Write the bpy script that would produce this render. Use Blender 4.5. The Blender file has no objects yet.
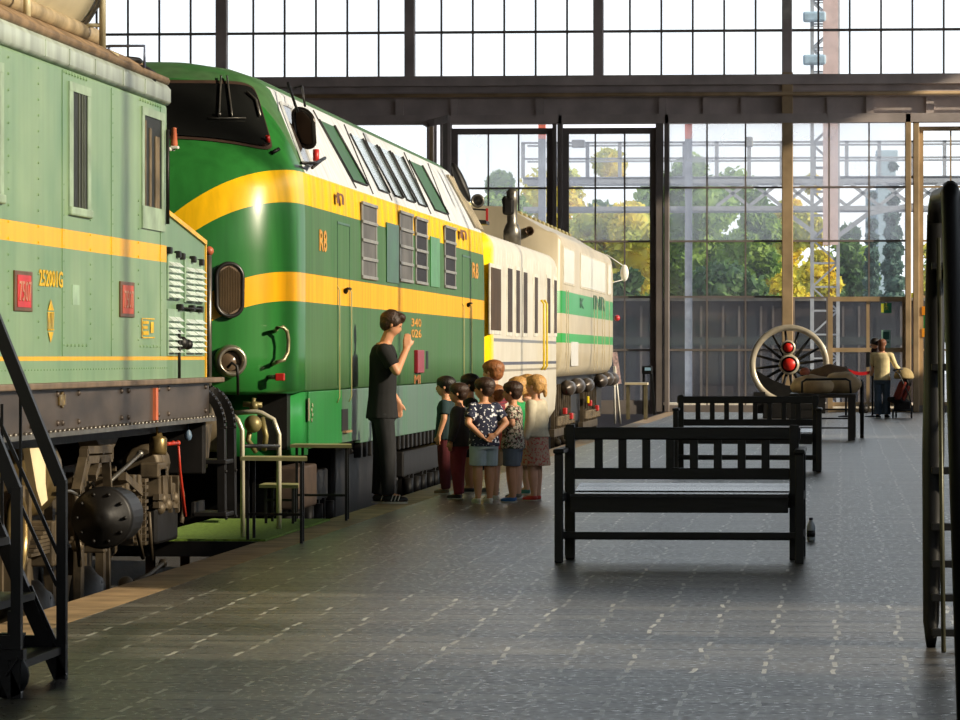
import bpy, bmesh, math, random
from mathutils import Vector, Matrix
random.seed(7)
PI = math.pi
SC = bpy.context.scene
COL = SC.collection

# ------------------------------------------------------------------ camera
F = 4300.0                                   # focal length in pixels of a 960 px wide frame
YAW = math.atan(363.0 / F)
PITCH = -math.atan(4.0 / F)
CAMZ = 1.3
cam_d = bpy.data.cameras.new('camera'); cam = bpy.data.objects.new('camera', cam_d); COL.objects.link(cam)
cam_d.sensor_width = 36.0; cam_d.lens = F / 960.0 * 36.0; cam_d.clip_start = 0.1; cam_d.clip_end = 1000
cam.location = (0, 0, CAMZ); cam.rotation_euler = (PI/2 + PITCH, 0, YAW)
SC.camera = cam
# ------------------------------------------------------------------ world, sun, exposure
SC.view_settings.view_transform = 'Standard'; SC.view_settings.look = 'None'
SC.view_settings.gamma = 1.0; SC.view_settings.use_curve_mapping = False
SC.view_settings.exposure = -0.3
WORLD_STRENGTH = 1.9
SUN_ENERGY = 7.0
SUN_DIR = Vector((-1.0, 0.30, -0.42))         # direction the light travels
w = bpy.data.worlds.new('sky'); SC.world = w; w.use_nodes = True
nt = w.node_tree; nt.nodes.clear()
bgn = nt.nodes.new('ShaderNodeBackground'); out = nt.nodes.new('ShaderNodeOutputWorld')
tc = nt.nodes.new('ShaderNodeTexCoord'); sp = nt.nodes.new('ShaderNodeSeparateXYZ'); rp = nt.nodes.new('ShaderNodeValToRGB')
nt.links.new(tc.outputs['Generated'], sp.inputs[0]); nt.links.new(sp.outputs['Z'], rp.inputs[0])
rp.color_ramp.elements[0].position = 0.0; rp.color_ramp.elements[0].color = (0.96, 0.97, 1.0, 1)
rp.color_ramp.elements[1].position = 0.45; rp.color_ramp.elements[1].color = (0.80, 0.90, 1.0, 1)
nt.links.new(rp.outputs[0], bgn.inputs[0]); bgn.inputs[1].default_value = WORLD_STRENGTH
nt.links.new(bgn.outputs[0], out.inputs[0])
sd = bpy.data.lights.new('sun', 'SUN'); sd.energy = SUN_ENERGY; sd.angle = math.radians(0.9); sd.color = (1.0, 0.86, 0.64)
so = bpy.data.objects.new('sun', sd); COL.objects.link(so); so.location = (20, -5, 20)
so.rotation_euler = SUN_DIR.to_track_quat('-Z', 'Y').to_euler()

# ------------------------------------------------------------------ measuring from the photograph
_R = cam.rotation_euler.to_matrix()
def ray(px, py): return _R @ Vector(((px - 480.0) / F, (360.0 - py) / F, -1.0))
def at_y(px, py, Y):
    d = ray(px, py); return Vector((0, 0, CAMZ)) + d * (Y / d.y)
def at_x(px, py, X):
    d = ray(px, py); return Vector((0, 0, CAMZ)) + d * (X / d.x)
def at_z(px, py, Z=0.0):
    d = ray(px, py); return Vector((0, 0, CAMZ)) + d * ((Z - CAMZ) / d.z)

# ------------------------------------------------------------------ materials
def lin(c):
    f = lambda v: v / 12.92 if v <= 0.04045 else ((v + 0.055) / 1.055) ** 2.4
    return tuple(f(v / 255.0) for v in c[:3]) + (1.0,)
def newmat(name):
    m = bpy.data.materials.new(name); m.use_nodes = True
    t = m.node_tree; b = t.nodes['Principled BSDF']
    return m, t, b
def ramp(t, a, b, p0=0.35, p1=0.65):
    r = t.nodes.new('ShaderNodeValToRGB'); e = r.color_ramp.elements
    e[0].position = p0; e[0].color = a; e[1].position = p1; e[1].color = b
    return r
def noise(t, scale=4.0, detail=4.0, stretch=None, coord='Object'):
    c = t.nodes.new('ShaderNodeTexCoord'); n = t.nodes.new('ShaderNodeTexNoise')
    n.inputs['Scale'].default_value = scale; n.inputs['Detail'].default_value = detail
    if stretch:
        mp = t.nodes.new('ShaderNodeMapping'); mp.inputs['Scale'].default_value = stretch
        t.links.new(c.outputs[coord], mp.inputs[0]); t.links.new(mp.outputs[0], n.inputs['Vector'])
    else: t.links.new(c.outputs[coord], n.inputs['Vector'])
    return n
def mixc(t, fac, a, b):
    m = t.nodes.new('ShaderNodeMix'); m.data_type = 'RGBA'
    for s, v in ((0, fac), (6, a), (7, b)):
        if hasattr(v, 'is_output') or isinstance(v, bpy.types.NodeSocket): t.links.new(v, m.inputs[s])
        else: m.inputs[s].default_value = v
    return m.outputs[2]
def math_(t, op, a, b=None, c=None):
    n = t.nodes.new('ShaderNodeMath'); n.operation = op
    for i, v in enumerate((a, b, c)):
        if v is None: continue
        if isinstance(v, bpy.types.NodeSocket): t.links.new(v, n.inputs[i])
        else: n.inputs[i].default_value = v
    return n.outputs[0]
MATS = {}
def M(name, col, rough=0.5, metal=0.0, var=0.25, scale=5.0, bump=0.0, stretch=None, spec=0.5, coat=0.0):
    """painted / metal / cloth surface: base colour broken up by procedural noise"""
    if name in MATS: return MATS[name]
    m, t, b = newmat(name)
    n = noise(t, scale, 5.0, stretch)
    c = lin(col); dk = tuple(v * (1 - var) for v in c[:3]) + (1,); lt = tuple(min(1, v * (1 + var * 0.6)) for v in c[:3]) + (1,)
    r = ramp(t, dk, lt); t.links.new(n.outputs['Fac'], r.inputs[0]); t.links.new(r.outputs[0], b.inputs['Base Color'])
    b.inputs['Roughness'].default_value = rough; b.inputs['Metallic'].default_value = metal
    b.inputs['Specular IOR Level'].default_value = spec
    if coat: b.inputs['Coat Weight'].default_value = coat
    if bump:
        bp = t.nodes.new('ShaderNodeBump'); bp.inputs['Strength'].default_value = bump; bp.inputs['Distance'].default_value = 0.02
        t.links.new(n.outputs['Fac'], bp.inputs['Height']); t.links.new(bp.outputs[0], b.inputs['Normal'])
    MATS[name] = m
    return m

# ------------------------------------------------------------------ mesh building
class MB:
    def __init__(s): s.v = []; s.f = []; s.m = []; s.mi = 0; s.sm = []; s.smooth = False
    def face(s, idx): s.f.append(tuple(idx)); s.m.append(s.mi); s.sm.append(s.smooth)
    def add(s, vs, fs):
        o = len(s.v); s.v += [tuple(v) for v in vs]
        for f in fs: s.face([o + i for i in f])
        return s
    def box(s, a, b, bev=0.0):
        x0, x1 = sorted((a[0], b[0])); y0, y1 = sorted((a[1], b[1])); z0, z1 = sorted((a[2], b[2]))
        if bev > 0:
            bev = min(bev, (x1-x0)*.45, (y1-y0)*.45, (z1-z0)*.45)
            bm = bmesh.new(); bmesh.ops.create_cube(bm, size=1.0)
            for v in bm.verts: v.co = Vector(((x0+x1)/2 + v.co.x*(x1-x0), (y0+y1)/2 + v.co.y*(y1-y0), (z0+z1)/2 + v.co.z*(z1-z0)))
            bmesh.ops.bevel(bm, geom=bm.edges[:], offset=bev, segments=2, affect='EDGES', profile=0.5)
            bm.verts.index_update()
            s.add([v.co[:] for v in bm.verts], [[v.index for v in f.verts] for f in bm.faces]); bm.free(); return s
        vs = [(x0,y0,z0),(x1,y0,z0),(x1,y1,z0),(x0,y1,z0),(x0,y0,z1),(x1,y0,z1),(x1,y1,z1),(x0,y1,z1)]
        return s.add(vs, [(0,3,2,1),(4,5,6,7),(0,1,5,4),(1,2,6,5),(2,3,7,6),(3,0,4,7)])
    def bar(s, p, q, w, h=None, up=(0,0,1)):
        """rectangular bar from p to q, w wide and h deep"""
        p = Vector(p); q = Vector(q); h = h or w; d = (q - p).normalized(); up = Vector(up)
        if abs(d.dot(up)) > 0.98: up = Vector((0, 1, 0))
        a = d.cross(up).normalized() * w / 2; b = a.cross(d).normalized() * h / 2
        vs = [p-a-b, p+a-b, p+a+b, p-a+b, q-a-b, q+a-b, q+a+b, q-a+b]
        return s.add(vs, [(0,3,2,1),(4,5,6,7),(0,1,5,4),(1,2,6,5),(2,3,7,6),(3,0,4,7)])
    def tube(s, pts, r, n=8, caps=True):
        pts = [Vector(p) for p in pts]; rs = r if isinstance(r, (list, tuple)) else [r] * len(pts)
        sm = s.smooth; s.smooth = True
        rings = []; prev = None
        for i, p in enumerate(pts):
            d = (pts[min(i+1, len(pts)-1)] - pts[max(i-1, 0)]).normalized()
            if prev is None:
                up = Vector((0,0,1)) if abs(d.z) < 0.9 else Vector((0,1,0)); a = d.cross(up).normalized()
            else: a = (prev - d * prev.dot(d)).normalized()
            prev = a; b = d.cross(a)
            o = len(s.v)
            for k in range(n):
                t = 2*PI*k/n; s.v.append(tuple(p + (a*math.cos(t) + b*math.sin(t)) * rs[i]))
            rings.append(o)
        for i in range(len(rings)-1):
            for k in range(n): s.face((rings[i]+k, rings[i]+(k+1)%n, rings[i+1]+(k+1)%n, rings[i+1]+k))
        s.smooth = False
        if caps:
            s.face([rings[0]+k for k in range(n)][::-1]); s.face([rings[-1]+k for k in range(n)])
        s.smooth = sm; return s
    def lathe(s, prof, c, axis=(0,0,1), n=20, smooth=True, close=False):
        """prof: list of (radius, height) along axis from c"""
        c = Vector(c); d = Vector(axis).normalized()
        up = Vector((0,0,1)) if abs(d.z) < 0.9 else Vector((0,1,0)); a = d.cross(up).normalized(); b = d.cross(a)
        o = len(s.v)
        for (r, h) in prof:
            for k in range(n):
                t = 2*PI*k/n; s.v.append(tuple(c + d*h + (a*math.cos(t) + b*math.sin(t)) * r))
        sm = s.smooth; s.smooth = smooth; m = len(prof)
        for i in range(m if close else m-1):
            j = (i+1) % m
            for k in range(n): s.face((o+i*n+k, o+i*n+(k+1)%n, o+j*n+(k+1)%n, o+j*n+k))
        s.smooth = False
        if not close:
            if prof[0][0] > 1e-5: s.face([o+k for k in range(n)][::-1])
            if prof[-1][0] > 1e-5: s.face([o+(m-1)*n+k for k in range(n)])
        s.smooth = sm; return s
    def ball(s, c, r, n=12, m=8, sc=(1,1,1)):
        c = Vector(c); vs = [(c.x, c.y, c.z - r*sc[2])]; fs = []
        for i in range(1, m):
            ph = -PI/2 + PI*i/m
            for k in range(n):
                t = 2*PI*k/n; vs.append((c.x + r*sc[0]*math.cos(ph)*math.cos(t), c.y + r*sc[1]*math.cos(ph)*math.sin(t), c.z + r*sc[2]*math.sin(ph)))
        vs.append((c.x, c.y, c.z + r*sc[2]))
        for k in range(n):
            fs.append((0, 1+(k+1)%n, 1+k)); fs.append((len(vs)-1, 1+(m-2)*n+k, 1+(m-2)*n+(k+1)%n))
        for i in range(m-2):
            for k in range(n): fs.append((1+i*n+k, 1+i*n+(k+1)%n, 1+(i+1)*n+(k+1)%n, 1+(i+1)*n+k))
        sm = s.smooth; s.smooth = True; s.add(vs, fs); s.smooth = sm; return s
    def prism(s, poly, axis, a, b):
        """polygon in the plane across `axis` ('x': (y,z), 'y': (x,z), 'z': (x,y)) extruded from a to b"""
        def mk(u, w_, t): return {'x': (t,u,w_), 'y': (u,t,w_), 'z': (u,w_,t)}[axis]
        n = len(poly); vs = [mk(u, w_, a) for u, w_ in poly] + [mk(u, w_, b) for u, w_ in poly]
        return s.add(vs, [tuple(range(n))[::-1], tuple(range(n, 2*n))] + [(i, (i+1)%n, n+(i+1)%n, n+i) for i in range(n)])
    def loft(s, rings, cap=True, closed=True):
        o = len(s.v); n = len(rings[0])
        for r in rings: s.v += [tuple(p) for p in r]
        for i in range(len(rings)-1):
            for k in range(n if closed else n-1):
                s.face((o+i*n+k, o+i*n+(k+1)%n, o+(i+1)*n+(k+1)%n, o+(i+1)*n+k))
        if cap:
            s.face([o+k for k in range(n)][::-1]); s.face([o+(len(rings)-1)*n+k for k in range(n)])
        return s
def wloc(o):
    v = Vector((0,0,0))
    while o is not None: v += o.location; o = o.parent
    return v
def part(name, mb, mat, parent=None, **props):
    """ONE mesh object; vertices are given in world space and stored relative to the parent's base"""
    me = bpy.data.meshes.new(name)
    off = wloc(parent) if parent is not None else Vector((0,0,0))
    me.from_pydata([(v[0]-off.x, v[1]-off.y, v[2]-off.z) for v in mb.v], [], mb.f)
    mats = mat if isinstance(mat, (list, tuple)) else [mat]
    for m_ in mats: me.materials.append(m_)
    me.polygons.foreach_set('material_index', [min(i, len(mats)-1) for i in mb.m])
    me.polygons.foreach_set('use_smooth', mb.sm); me.update()
    bm = bmesh.new(); bm.from_mesh(me); bmesh.ops.recalc_face_normals(bm, faces=bm.faces); bm.to_mesh(me); bm.free()
    o = bpy.data.objects.new(name, me); COL.objects.link(o)
    if parent is not None: o.parent = parent
    for k, v in props.items(): o[k] = v
    return o
def thing(name, label, cat, loc=(0,0,0), group=None):
    o = bpy.data.objects.new(name, None); COL.objects.link(o); o.location = loc; o.empty_display_size = 0.2
    o['label'] = label; o['category'] = cat
    if group: o['group'] = group
    return o
def tag(o, label, cat, group=None):
    o['label'] = label; o['category'] = cat
    if group: o['group'] = group
    return o
def recentre(o, loc):
    """give a one-mesh thing an origin at its own base"""
    loc = Vector(loc); o.data.transform(Matrix.Translation(-loc)); o.location = loc; return o
def struct(name, mb, mat, parent=None):
    o = part(name, mb, mat, parent)
    if parent is None: o['kind'] = 'structure'
    return o
def copy_tree(o, parent=None):
    c = o.copy(); COL.objects.link(c); c.parent = parent
    for ch in o.children: copy_tree(ch, c)
    return c
def text_mb(txt, size, origin, xdir, updir, depth=0.004, stretch=1.0, bold=0.0):
    """letters as real geometry, laid out along xdir with updir up; origin = lower left corner"""
    cu = bpy.data.curves.new('lettering', 'FONT'); cu.body = txt; cu.size = size; cu.extrude = depth/2; cu.resolution_u = 2
    cu.offset = bold
    ob = bpy.data.objects.new('lettering', cu); COL.objects.link(ob)
    me = bpy.data.meshes.new_from_object(ob.evaluated_get(bpy.context.evaluated_depsgraph_get()))
    xd = Vector(xdir).normalized(); ud = Vector(updir).normalized(); nd = xd.cross(ud); o = Vector(origin)
    mb = MB(); mb.add([o + xd*v.co.x*stretch + ud*v.co.y + nd*v.co.z for v in me.vertices], [list(p.vertices) for p in me.polygons])
    bpy.data.objects.remove(ob); bpy.data.curves.remove(cu); bpy.data.meshes.remove(me)
    return mb
# ================================================================== THE SETTING
XS = -4.30           # side plane of the trains
XC = -5.85           # centre line of the track
ZR = -1.05           # top of the rails
XE = -4.08           # platform edge
YW = 100.0           # plane of the glazed end wall
ZTOP = 21.0

# ---- floor
def floor_mat():
    m, t, b = newmat('worn grey paving'); MATS['floor'] = m
    c = t.nodes.new('ShaderNodeTexCoord'); s = t.nodes.new('ShaderNodeSeparateXYZ'); t.links.new(c.outputs['Object'], s.inputs[0])
    wob = noise(t, 3.0, 2.0); w_ = math_(t, 'MULTIPLY', wob.outputs['Fac'], 0.05)
    x = math_(t, 'DIVIDE', math_(t, 'ADD', s.outputs['X'], w_), 0.288)
    y = math_(t, 'DIVIDE', s.outputs['Y'], 0.42)
    row = math_(t, 'FLOOR', y)
    # glints where neighbouring pavers meet, put into the colour as short bright dashes
    wn = t.nodes.new('ShaderNodeTexWhiteNoise'); wn.noise_dimensions = '2D'
    cb = t.nodes.new('ShaderNodeCombineXYZ'); t.links.new(math_(t, 'FLOOR', math_(t,'ADD',x,0.5)), cb.inputs[0]); t.links.new(row, cb.inputs[1]); t.links.new(cb.outputs[0], wn.inputs['Vector'])
    jit = math_(t, 'MULTIPLY', math_(t, 'SUBTRACT', wn.outputs['Value'], 0.5), 0.16)
    fx = math_(t, 'ABSOLUTE', math_(t, 'SUBTRACT', math_(t, 'FRACT', math_(t, 'ADD', math_(t, 'ADD', x, 0.5), jit)), 0.5))
    dash = math_(t, 'LESS_THAN', fx, 0.034)
    fy = math_(t, 'FRACT', y)
    dash = math_(t, 'MULTIPLY', dash, math_(t, 'LESS_THAN', fy, 0.62))
    dash = math_(t, 'MULTIPLY', dash, math_(t, 'MULTIPLY', math_(t, 'POWER', wn.outputs['Value'], 0.7), 0.95))
    # rows: dark joints across, with broken visibility
    rj = math_(t, 'LESS_THAN', math_(t, 'FRACT', math_(t, 'ADD', y, 0.75)), 0.18)
    n1 = noise(t, 1.2, 3.0, (1.4, 3.0, 1)); rj = math_(t, 'MULTIPLY', rj, math_(t, 'GREATER_THAN', n1.outputs['Fac'], 0.46))
    n2 = noise(t, 1.1, 6.0, (0.30, 2.6, 1)); n3 = noise(t, 26.0, 5.0)
    base = ramp(t, lin((44, 43, 45)), lin((124, 119, 112)), 0.3, 0.72); t.links.new(n2.outputs['Fac'], base.inputs[0])
    fine = ramp(t, (0.45, 0.45, 0.45, 1), (1.25, 1.25, 1.25, 1), 0.3, 0.7); t.links.new(n3.outputs['Fac'], fine.inputs[0])
    mm = t.nodes.new('ShaderNodeMix'); mm.data_type = 'RGBA'; mm.blend_type = 'MULTIPLY'; mm.inputs[0].default_value = 0.8
    t.links.new(base.outputs[0], mm.inputs[6]); t.links.new(fine.outputs[0], mm.inputs[7])
    tn = t.nodes.new('ShaderNodeTexWhiteNoise'); tn.noise_dimensions = '2D'; cb2 = t.nodes.new('ShaderNodeCombineXYZ')
    t.links.new(math_(t, 'FLOOR', x), cb2.inputs[0]); t.links.new(math_(t, 'FLOOR', math_(t, 'ADD', y, 0.75)), cb2.inputs[1]); t.links.new(cb2.outputs[0], tn.inputs['Vector'])
    tone = ramp(t, (0.62,)*3 + (1,), (1.15,)*3 + (1,), 0.0, 1.0); t.links.new(tn.outputs['Value'], tone.inputs[0])
    m3_ = t.nodes.new('ShaderNodeMix'); m3_.data_type = 'RGBA'; m3_.blend_type = 'MULTIPLY'; m3_.inputs[0].default_value = 1.0
    t.links.new(mm.outputs[2], m3_.inputs[6]); t.links.new(tone.outputs[0], m3_.inputs[7])
    col = mixc(t, rj, m3_.outputs[2], lin((20, 20, 22)))
    col = mixc(t, dash, col, lin((200, 198, 190)))
    t.links.new(col, b.inputs['Base Color'])
    rr = ramp(t, (0.24,)*3 + (1,), (0.46,)*3 + (1,), 0.3, 0.7); t.links.new(n3.outputs['Fac'], rr.inputs[0]); t.links.new(rr.outputs[0], b.inputs['Roughness'])
    b.inputs['Specular IOR Level'].default_value = 0.55
    h = math_(t, 'ADD', math_(t, 'MULTIPLY', n3.outputs['Fac'], 0.12), math_(t, 'SUBTRACT', math_(t, 'MULTIPLY', dash, 0.6), rj))
    h = math_(t, 'ADD', h, math_(t, 'MULTIPLY', n2.outputs['Fac'], 0.6))
    bp = t.nodes.new('ShaderNodeBump'); bp.inputs['Strength'].default_value = 0.5; bp.inputs['Distance'].default_value = 0.012
    t.links.new(h, bp.inputs['Height']); t.links.new(bp.outputs[0], b.inputs['Normal'])
    return m
fm = floor_mat()
struct('floor', MB().box((XE + 0.32, -30, -1.3), (14.2, YW + 0.3, 0.0)), fm)
edge_m = M('sandstone edging', (168, 140, 104), 0.6, 0, 0.35, 3.0, 0.2)
mb = MB()
for k in range(105): mb.box((XE, -5 + k, -0.22), (XE + 0.318, -5 + k + 0.985, 0.0))
struct('trim_1', mb, edge_m)
brick_m = M('platform face', (70, 60, 54), 0.8, 0, 0.4, 6)
struct('wall_platform', MB().box((XE + 0.12, -5, -1.3), (XE + 0.318, YW, -0.225)), brick_m)
bal = M('ballast', (58, 54, 50), 0.9, 0, 0.6, 30, 0.8)
struct('floor', MB().box((-22.1, -30, -1.45), (XE + 0.118, YW, -1.22)), bal)
rail_m = M('rail steel', (96, 84, 76), 0.4, 0.8, 0.3)
for i, xr in enumerate((XC - 0.835, XC + 0.835)):
    mb = MB().box((xr-.036, -20, ZR-.04), (xr+.036, YW-4, ZR)); mb.box((xr-.012, -20, ZR-.14), (xr+.012, YW-4, ZR-.03)); mb.box((xr-.07, -20, ZR-.165), (xr+.07, YW-4, ZR-.14))
    tag(part('rail', mb, rail_m), 'steel running rail under the trains, ' + ('the one near the platform' if i else 'the one far from the platform'), 'rail')

# ---- hall shell
wall_m = M('dim plaster', (120, 108, 96), 0.85, 0, 0.2, 2.0)
roof_m = M('dark timber roof', (70, 60, 54), 0.85, 0, 0.3, 2.0)
struct('ceiling', MB().box((-22.4, -30, ZTOP), (14.4, YW + .4, ZTOP + .3)), roof_m)
struct('wall_left', MB().box((-22.4, -30, -1.45), (-22.1, YW + .4, ZTOP)), wall_m)
mb = MB()
SILL = 7.85; HEAD = 12.7
xa, xb = 14.1, 14.4
def rw(y0, y1, sill, head=HEAD):
    mb.box((xa, y0, -1.3), (xb, y1, sill)); mb.box((xa, y0, head), (xb, y1, ZTOP))
y = -30.0
segs = [(-30, 13.2, SILL), (13.2, 16.6, 5.6), (16.6, 18.4, 3.8), (18.4, 64.2, SILL), (64.2, 67.0, 4.0), (67.0, 77.5, SILL), (77.5, 98.0, 6.1), (98.0, YW + .4, SILL)]  # unseen wall; lower sills added to throw sun bands on floor and far end
for a, b_, s_ in segs: rw(a, b_, s_)
yy = -28.0
while yy < 99:
    mb.box((xa + .03, yy, SILL), (xb - .03, yy + .10, HEAD)); yy += 8.0
struct('wall_right', mb, wall_m)
struct('wall_rear', MB().box((-22.4, -30.3, -1.45), (14.4, -30, 9.0)).box((-22.4, -30.3, 12.5), (14.4, -30, ZTOP)), wall_m)  # unseen wall; height of its opening set to limit the fill light

# ---- glazed end wall: steel frame
steel = M('grey painted steel', (190, 178, 174), 0.6, 0.1, 0.2, 1.5)
steel_d = M('dark painted steel', (128, 120, 116), 0.6, 0.1, 0.2, 1.5)
steel_w = M('weathered bronze steel', (186, 160, 124), 0.5, 0.1, 0.25, 1.5)
def X(px, Y=YW): return at_y(px, 356, Y).x
def Z(py, Y=YW, px=600): return at_y(px, py, Y).z
z76, z85, z92, z97, z115, z124 = [Z(v) for v in (76, 86, 92, 98, 115, 124)]
mb = MB()
mb.box((-22.1, YW-.30, z85), (14.1, YW+.22, z76))                 # upper flange
mb.box((-22.1, YW-.10, z92), (14.1, YW+.12, z85))
mb.box((-22.1, YW-.22, z97), (14.1, YW+.15, z92), 0.03)           # ledge
mb.box((-22.1, YW-.02, z115), (14.1, YW+.12, z97))                # web plate
mb.box((-22.1, YW-.26, z124), (14.1, YW+.18, z115))               # lower flange
for px in (455, 540, 663, 707, 745, 831, 870, 930, 400, 300, 200):
    mb.box((X(px)-.09, YW-.12, z115), (X(px)+.09, YW, z97))
struct('trim_2', mb, steel)
mb = MB().tube([(-22.1, YW-.34, Z(95.5)), (14.1, YW-.34, Z(95.5))], .045, 8)
struct('trim_3', mb, steel_w)
mb = MB().box((-22.1, YW-.1, -0.05), (X(828), YW+.12, Z(405))).box((X(907), YW-.1, -0.05), (14.1, YW+.12, Z(405)))
struct('trim_4', mb, steel_d)
cols = [222 - 188*3, 222 - 188*2, 222 - 188, 222, 410, 598.5, 787, 975, 1163, 1351, 1448]
mb = MB()
for px in cols:
    r = 5.0 if px != 222 else 5.5
    mb.box((X(px - r), YW-.18, z76), (X(px + r), YW+.16, ZTOP), 0.02)
struct('trim_5', mb, steel)
# full-height columns of the lower storey
for i, (a, b_, mt) in enumerate(((1120, 1124, steel_d), (1230, 1234, steel_d), (1340, 1344, steel_d), (1009, 1013.5, steel_d), (430, 434, steel_w), (441, 452, steel_d), (553, 556.5, steel_d), (558, 563, steel_d), (656, 663.5, steel_d), (664.5, 669.5, steel_d),
                                 (782, 793, steel_w), (905, 911, steel_w), (913, 919, steel_w))):
    z1 = z76 + .05 if a == 782 else z115
    struct('trim_%d' % (6+i), MB().box((X(a), YW-.24 - .02*(i % 2), 0), (X(b_), YW+.10, z1), 0.015), mt)
mb = MB().box((X(783), YW-.30, Z(21)), (X(792), YW-.19, Z(2)), .01)
tag(recentre(part('junction_box', mb, M('pale grey plastic', (190, 186, 178), .5)), (X(787), YW-.25, Z(12))), 'small pale box fixed high on the tall window column near the top', 'box')

# ---- glass
def glass_mat(name, haze, hcol, rough=0.04, upper=0.0):
    m = bpy.data.materials.new(name); m.use_nodes = True; t = m.node_tree; t.nodes.clear()
    o = t.nodes.new('ShaderNodeOutputMaterial'); tr = t.nodes.new('ShaderNodeBsdfTransparent'); tl = t.nodes.new('ShaderNodeBsdfTranslucent')
    gl = t.nodes.new('ShaderNodeBsdfGlossy'); gl.inputs['Roughness'].default_value = rough
    tl.inputs[0].default_value = hcol; tr.inputs[0].default_value = (0.95, 0.97, 0.97, 1)
    n = noise(t, 0.55, 4.0); r = ramp(t, (haze*.45,)*3 + (1,), (haze*1.4,)*3 + (1,), 0.3, 0.7); t.links.new(n.outputs['Fac'], r.inputs[0])
    hz = r.outputs[0]
    if upper:                                            # haze steps up with height, row by row
        c_ = t.nodes.new('ShaderNodeTexCoord'); s_ = t.nodes.new('ShaderNodeSeparateXYZ'); t.links.new(c_.outputs['Object'], s_.inputs[0])
        g1 = math_(t, 'MULTIPLY', math_(t, 'GREATER_THAN', s_.outputs['Z'], Z(241.5)), upper*.62); g2 = math_(t, 'MULTIPLY', math_(t, 'GREATER_THAN', s_.outputs['Z'], Z(188)), upper*.38)
        hz = math_(t, 'ADD', hz, math_(t, 'MULTIPLY', math_(t, 'ADD', g1, g2), math_(t, 'MULTIPLY_ADD', n.outputs['Fac'], .8, .55)))
    m1 = t.nodes.new('ShaderNodeMixShader'); m2 = t.nodes.new('ShaderNodeMixShader'); fr = t.nodes.new('ShaderNodeFresnel'); fr.inputs[0].default_value = 1.35
    t.links.new(hz, m1.inputs[0]); t.links.new(tr.outputs[0], m1.inputs[1]); t.links.new(tl.outputs[0], m1.inputs[2])
    t.links.new(fr.outputs[0], m2.inputs[0]); t.links.new(m1.outputs[0], m2.inputs[1]); t.links.new(gl.outputs[0], m2.inputs[2])
    t.links.new(m2.outputs[0], o.inputs[0]); return m
G_clean = glass_mat('window glass', 0.05, (.95, .97, 1, 1))
G_hazy = glass_mat('hazy window glass', 0.04, (.95, .95, 1, 1), upper=.20)
wn_ = [0]
def window(x0, x1, z0, z1, vs, hs, bar=0.035, frame=0.0, fm_=None, glass=None, name=None, lowglass=None):
    """one glazed opening: frame and glazing bars, with its glass as a child"""
    fm_ = fm_ or steel_d; mb = MB(); Y0 = YW - .03; Y1 = YW + .03
    if frame:
        mb.box((x0, Y0-.05, z0), (x0+frame, Y1, z1)); mb.box((x1-frame, Y0-.05, z0), (x1, Y1, z1))
        mb.box((x0+frame, Y0-.05, z1-frame), (x1-frame, Y1, z1)); mb.box((x0+frame, Y0-.05, z0), (x1-frame, Y1, z0+frame*.8))
    for v in vs: mb.box((v-bar/2, Y0, z0+frame*.8), (v+bar/2, Y1, z1-frame))
    for h in hs: mb.box((x0+frame, Y0-.01, h-bar*.65), (x1-frame, Y1+.01, h+bar*.65))
    if not mb.v: mb.box((x0, Y0, z0), (x1, Y1, z0+.02))
    wn_[0] += 1
    o = struct(name or 'window_%d' % wn_[0], mb, fm_)
    part('glass', MB().box((x0+frame*.6, YW-.006, z0+frame*.5), (x1-frame*.6, YW+.004, z1-frame*.6)), glass or G_clean, o)
    return o
# upper storey, one window per bay
for i in range(len(cols)-1):
    a, b_ = cols[i]+5, cols[i+1]-5; st = (cols[i+1]-cols[i])/6.0
    if a < 222 < b_: pass
    window(X(a), X(b_), z76, ZTOP, [X(cols[i] + st*k) for k in range(1, 6)], [Z(31.5), Z(-62), Z(-155), Z(-248), Z(-341)], 0.045, glass=G_clean)
# lower storey
hs = [Z(188), Z(241.5), Z(297), Z(350)]
def fx(a, b_, n): return [X(a + (b_-a)*k/n) for k in range(1, n)]
zb = Z(405)
window(X(345), X(430), zb, z124, [], [Z(241.5), Z(350)], glass=G_clean)
window(X(250), X(343), zb, z124, fx(250, 343, 3), hs, glass=G_clean)
window(X(120), X(246), zb, z124, fx(120, 246, 4), hs, glass=G_clean)
window(X(-20), X(116), zb, z124, fx(-20, 116, 4), hs, glass=G_clean)
window(X(452), X(553), zb, Z(128), fx(458, 549, 3), hs, frame=.14, glass=G_hazy)
window(X(563), X(656), zb, Z(128), fx(566, 654, 3), hs, frame=.14, glass=G_hazy)
window(X(669.5), X(782), zb, z124, [X(707), X(745.5)], hs, glass=G_hazy)
window(X(793), X(905), Z(297), z124, [X(829), X(869)], hs[:2], glass=G_hazy)
window(X(793), X(828), zb, Z(297), [], [Z(350)], frame=.04, glass=G_hazy)
window(X(919), X(1010), zb, Z(128), fx(922, 1008, 3), hs, frame=.10, fm_=steel_w, glass=G_clean)
window(X(1013), X(1120), zb, z124, fx(1013, 1120, 3), hs, glass=G_clean)
window(X(1123), X(1230), zb, z124, fx(1123, 1230, 3), hs, glass=G_clean)
window(X(1233), X(1340), zb, z124, fx(1233, 1340, 3), hs, glass=G_clean)
window(X(1343), X(1450), zb, z124, fx(1343, 1450, 3), hs, glass=G_clean)
# glazed double door with bronze frame
d = window(X(828), X(907), 0.0, Z(297), [X(868)], [Z(350), Z(404)], bar=.075, frame=.11, fm_=steel_w, glass=G_hazy, name='door_1')
mb = MB().box((X(866), YW-.16, Z(367)), (X(870), YW-.09, Z(352)), .01)
part('door_lock', mb, M('black plastic', (18, 18, 18), .4), d, label='small black lock on the door meeting stile')
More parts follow.
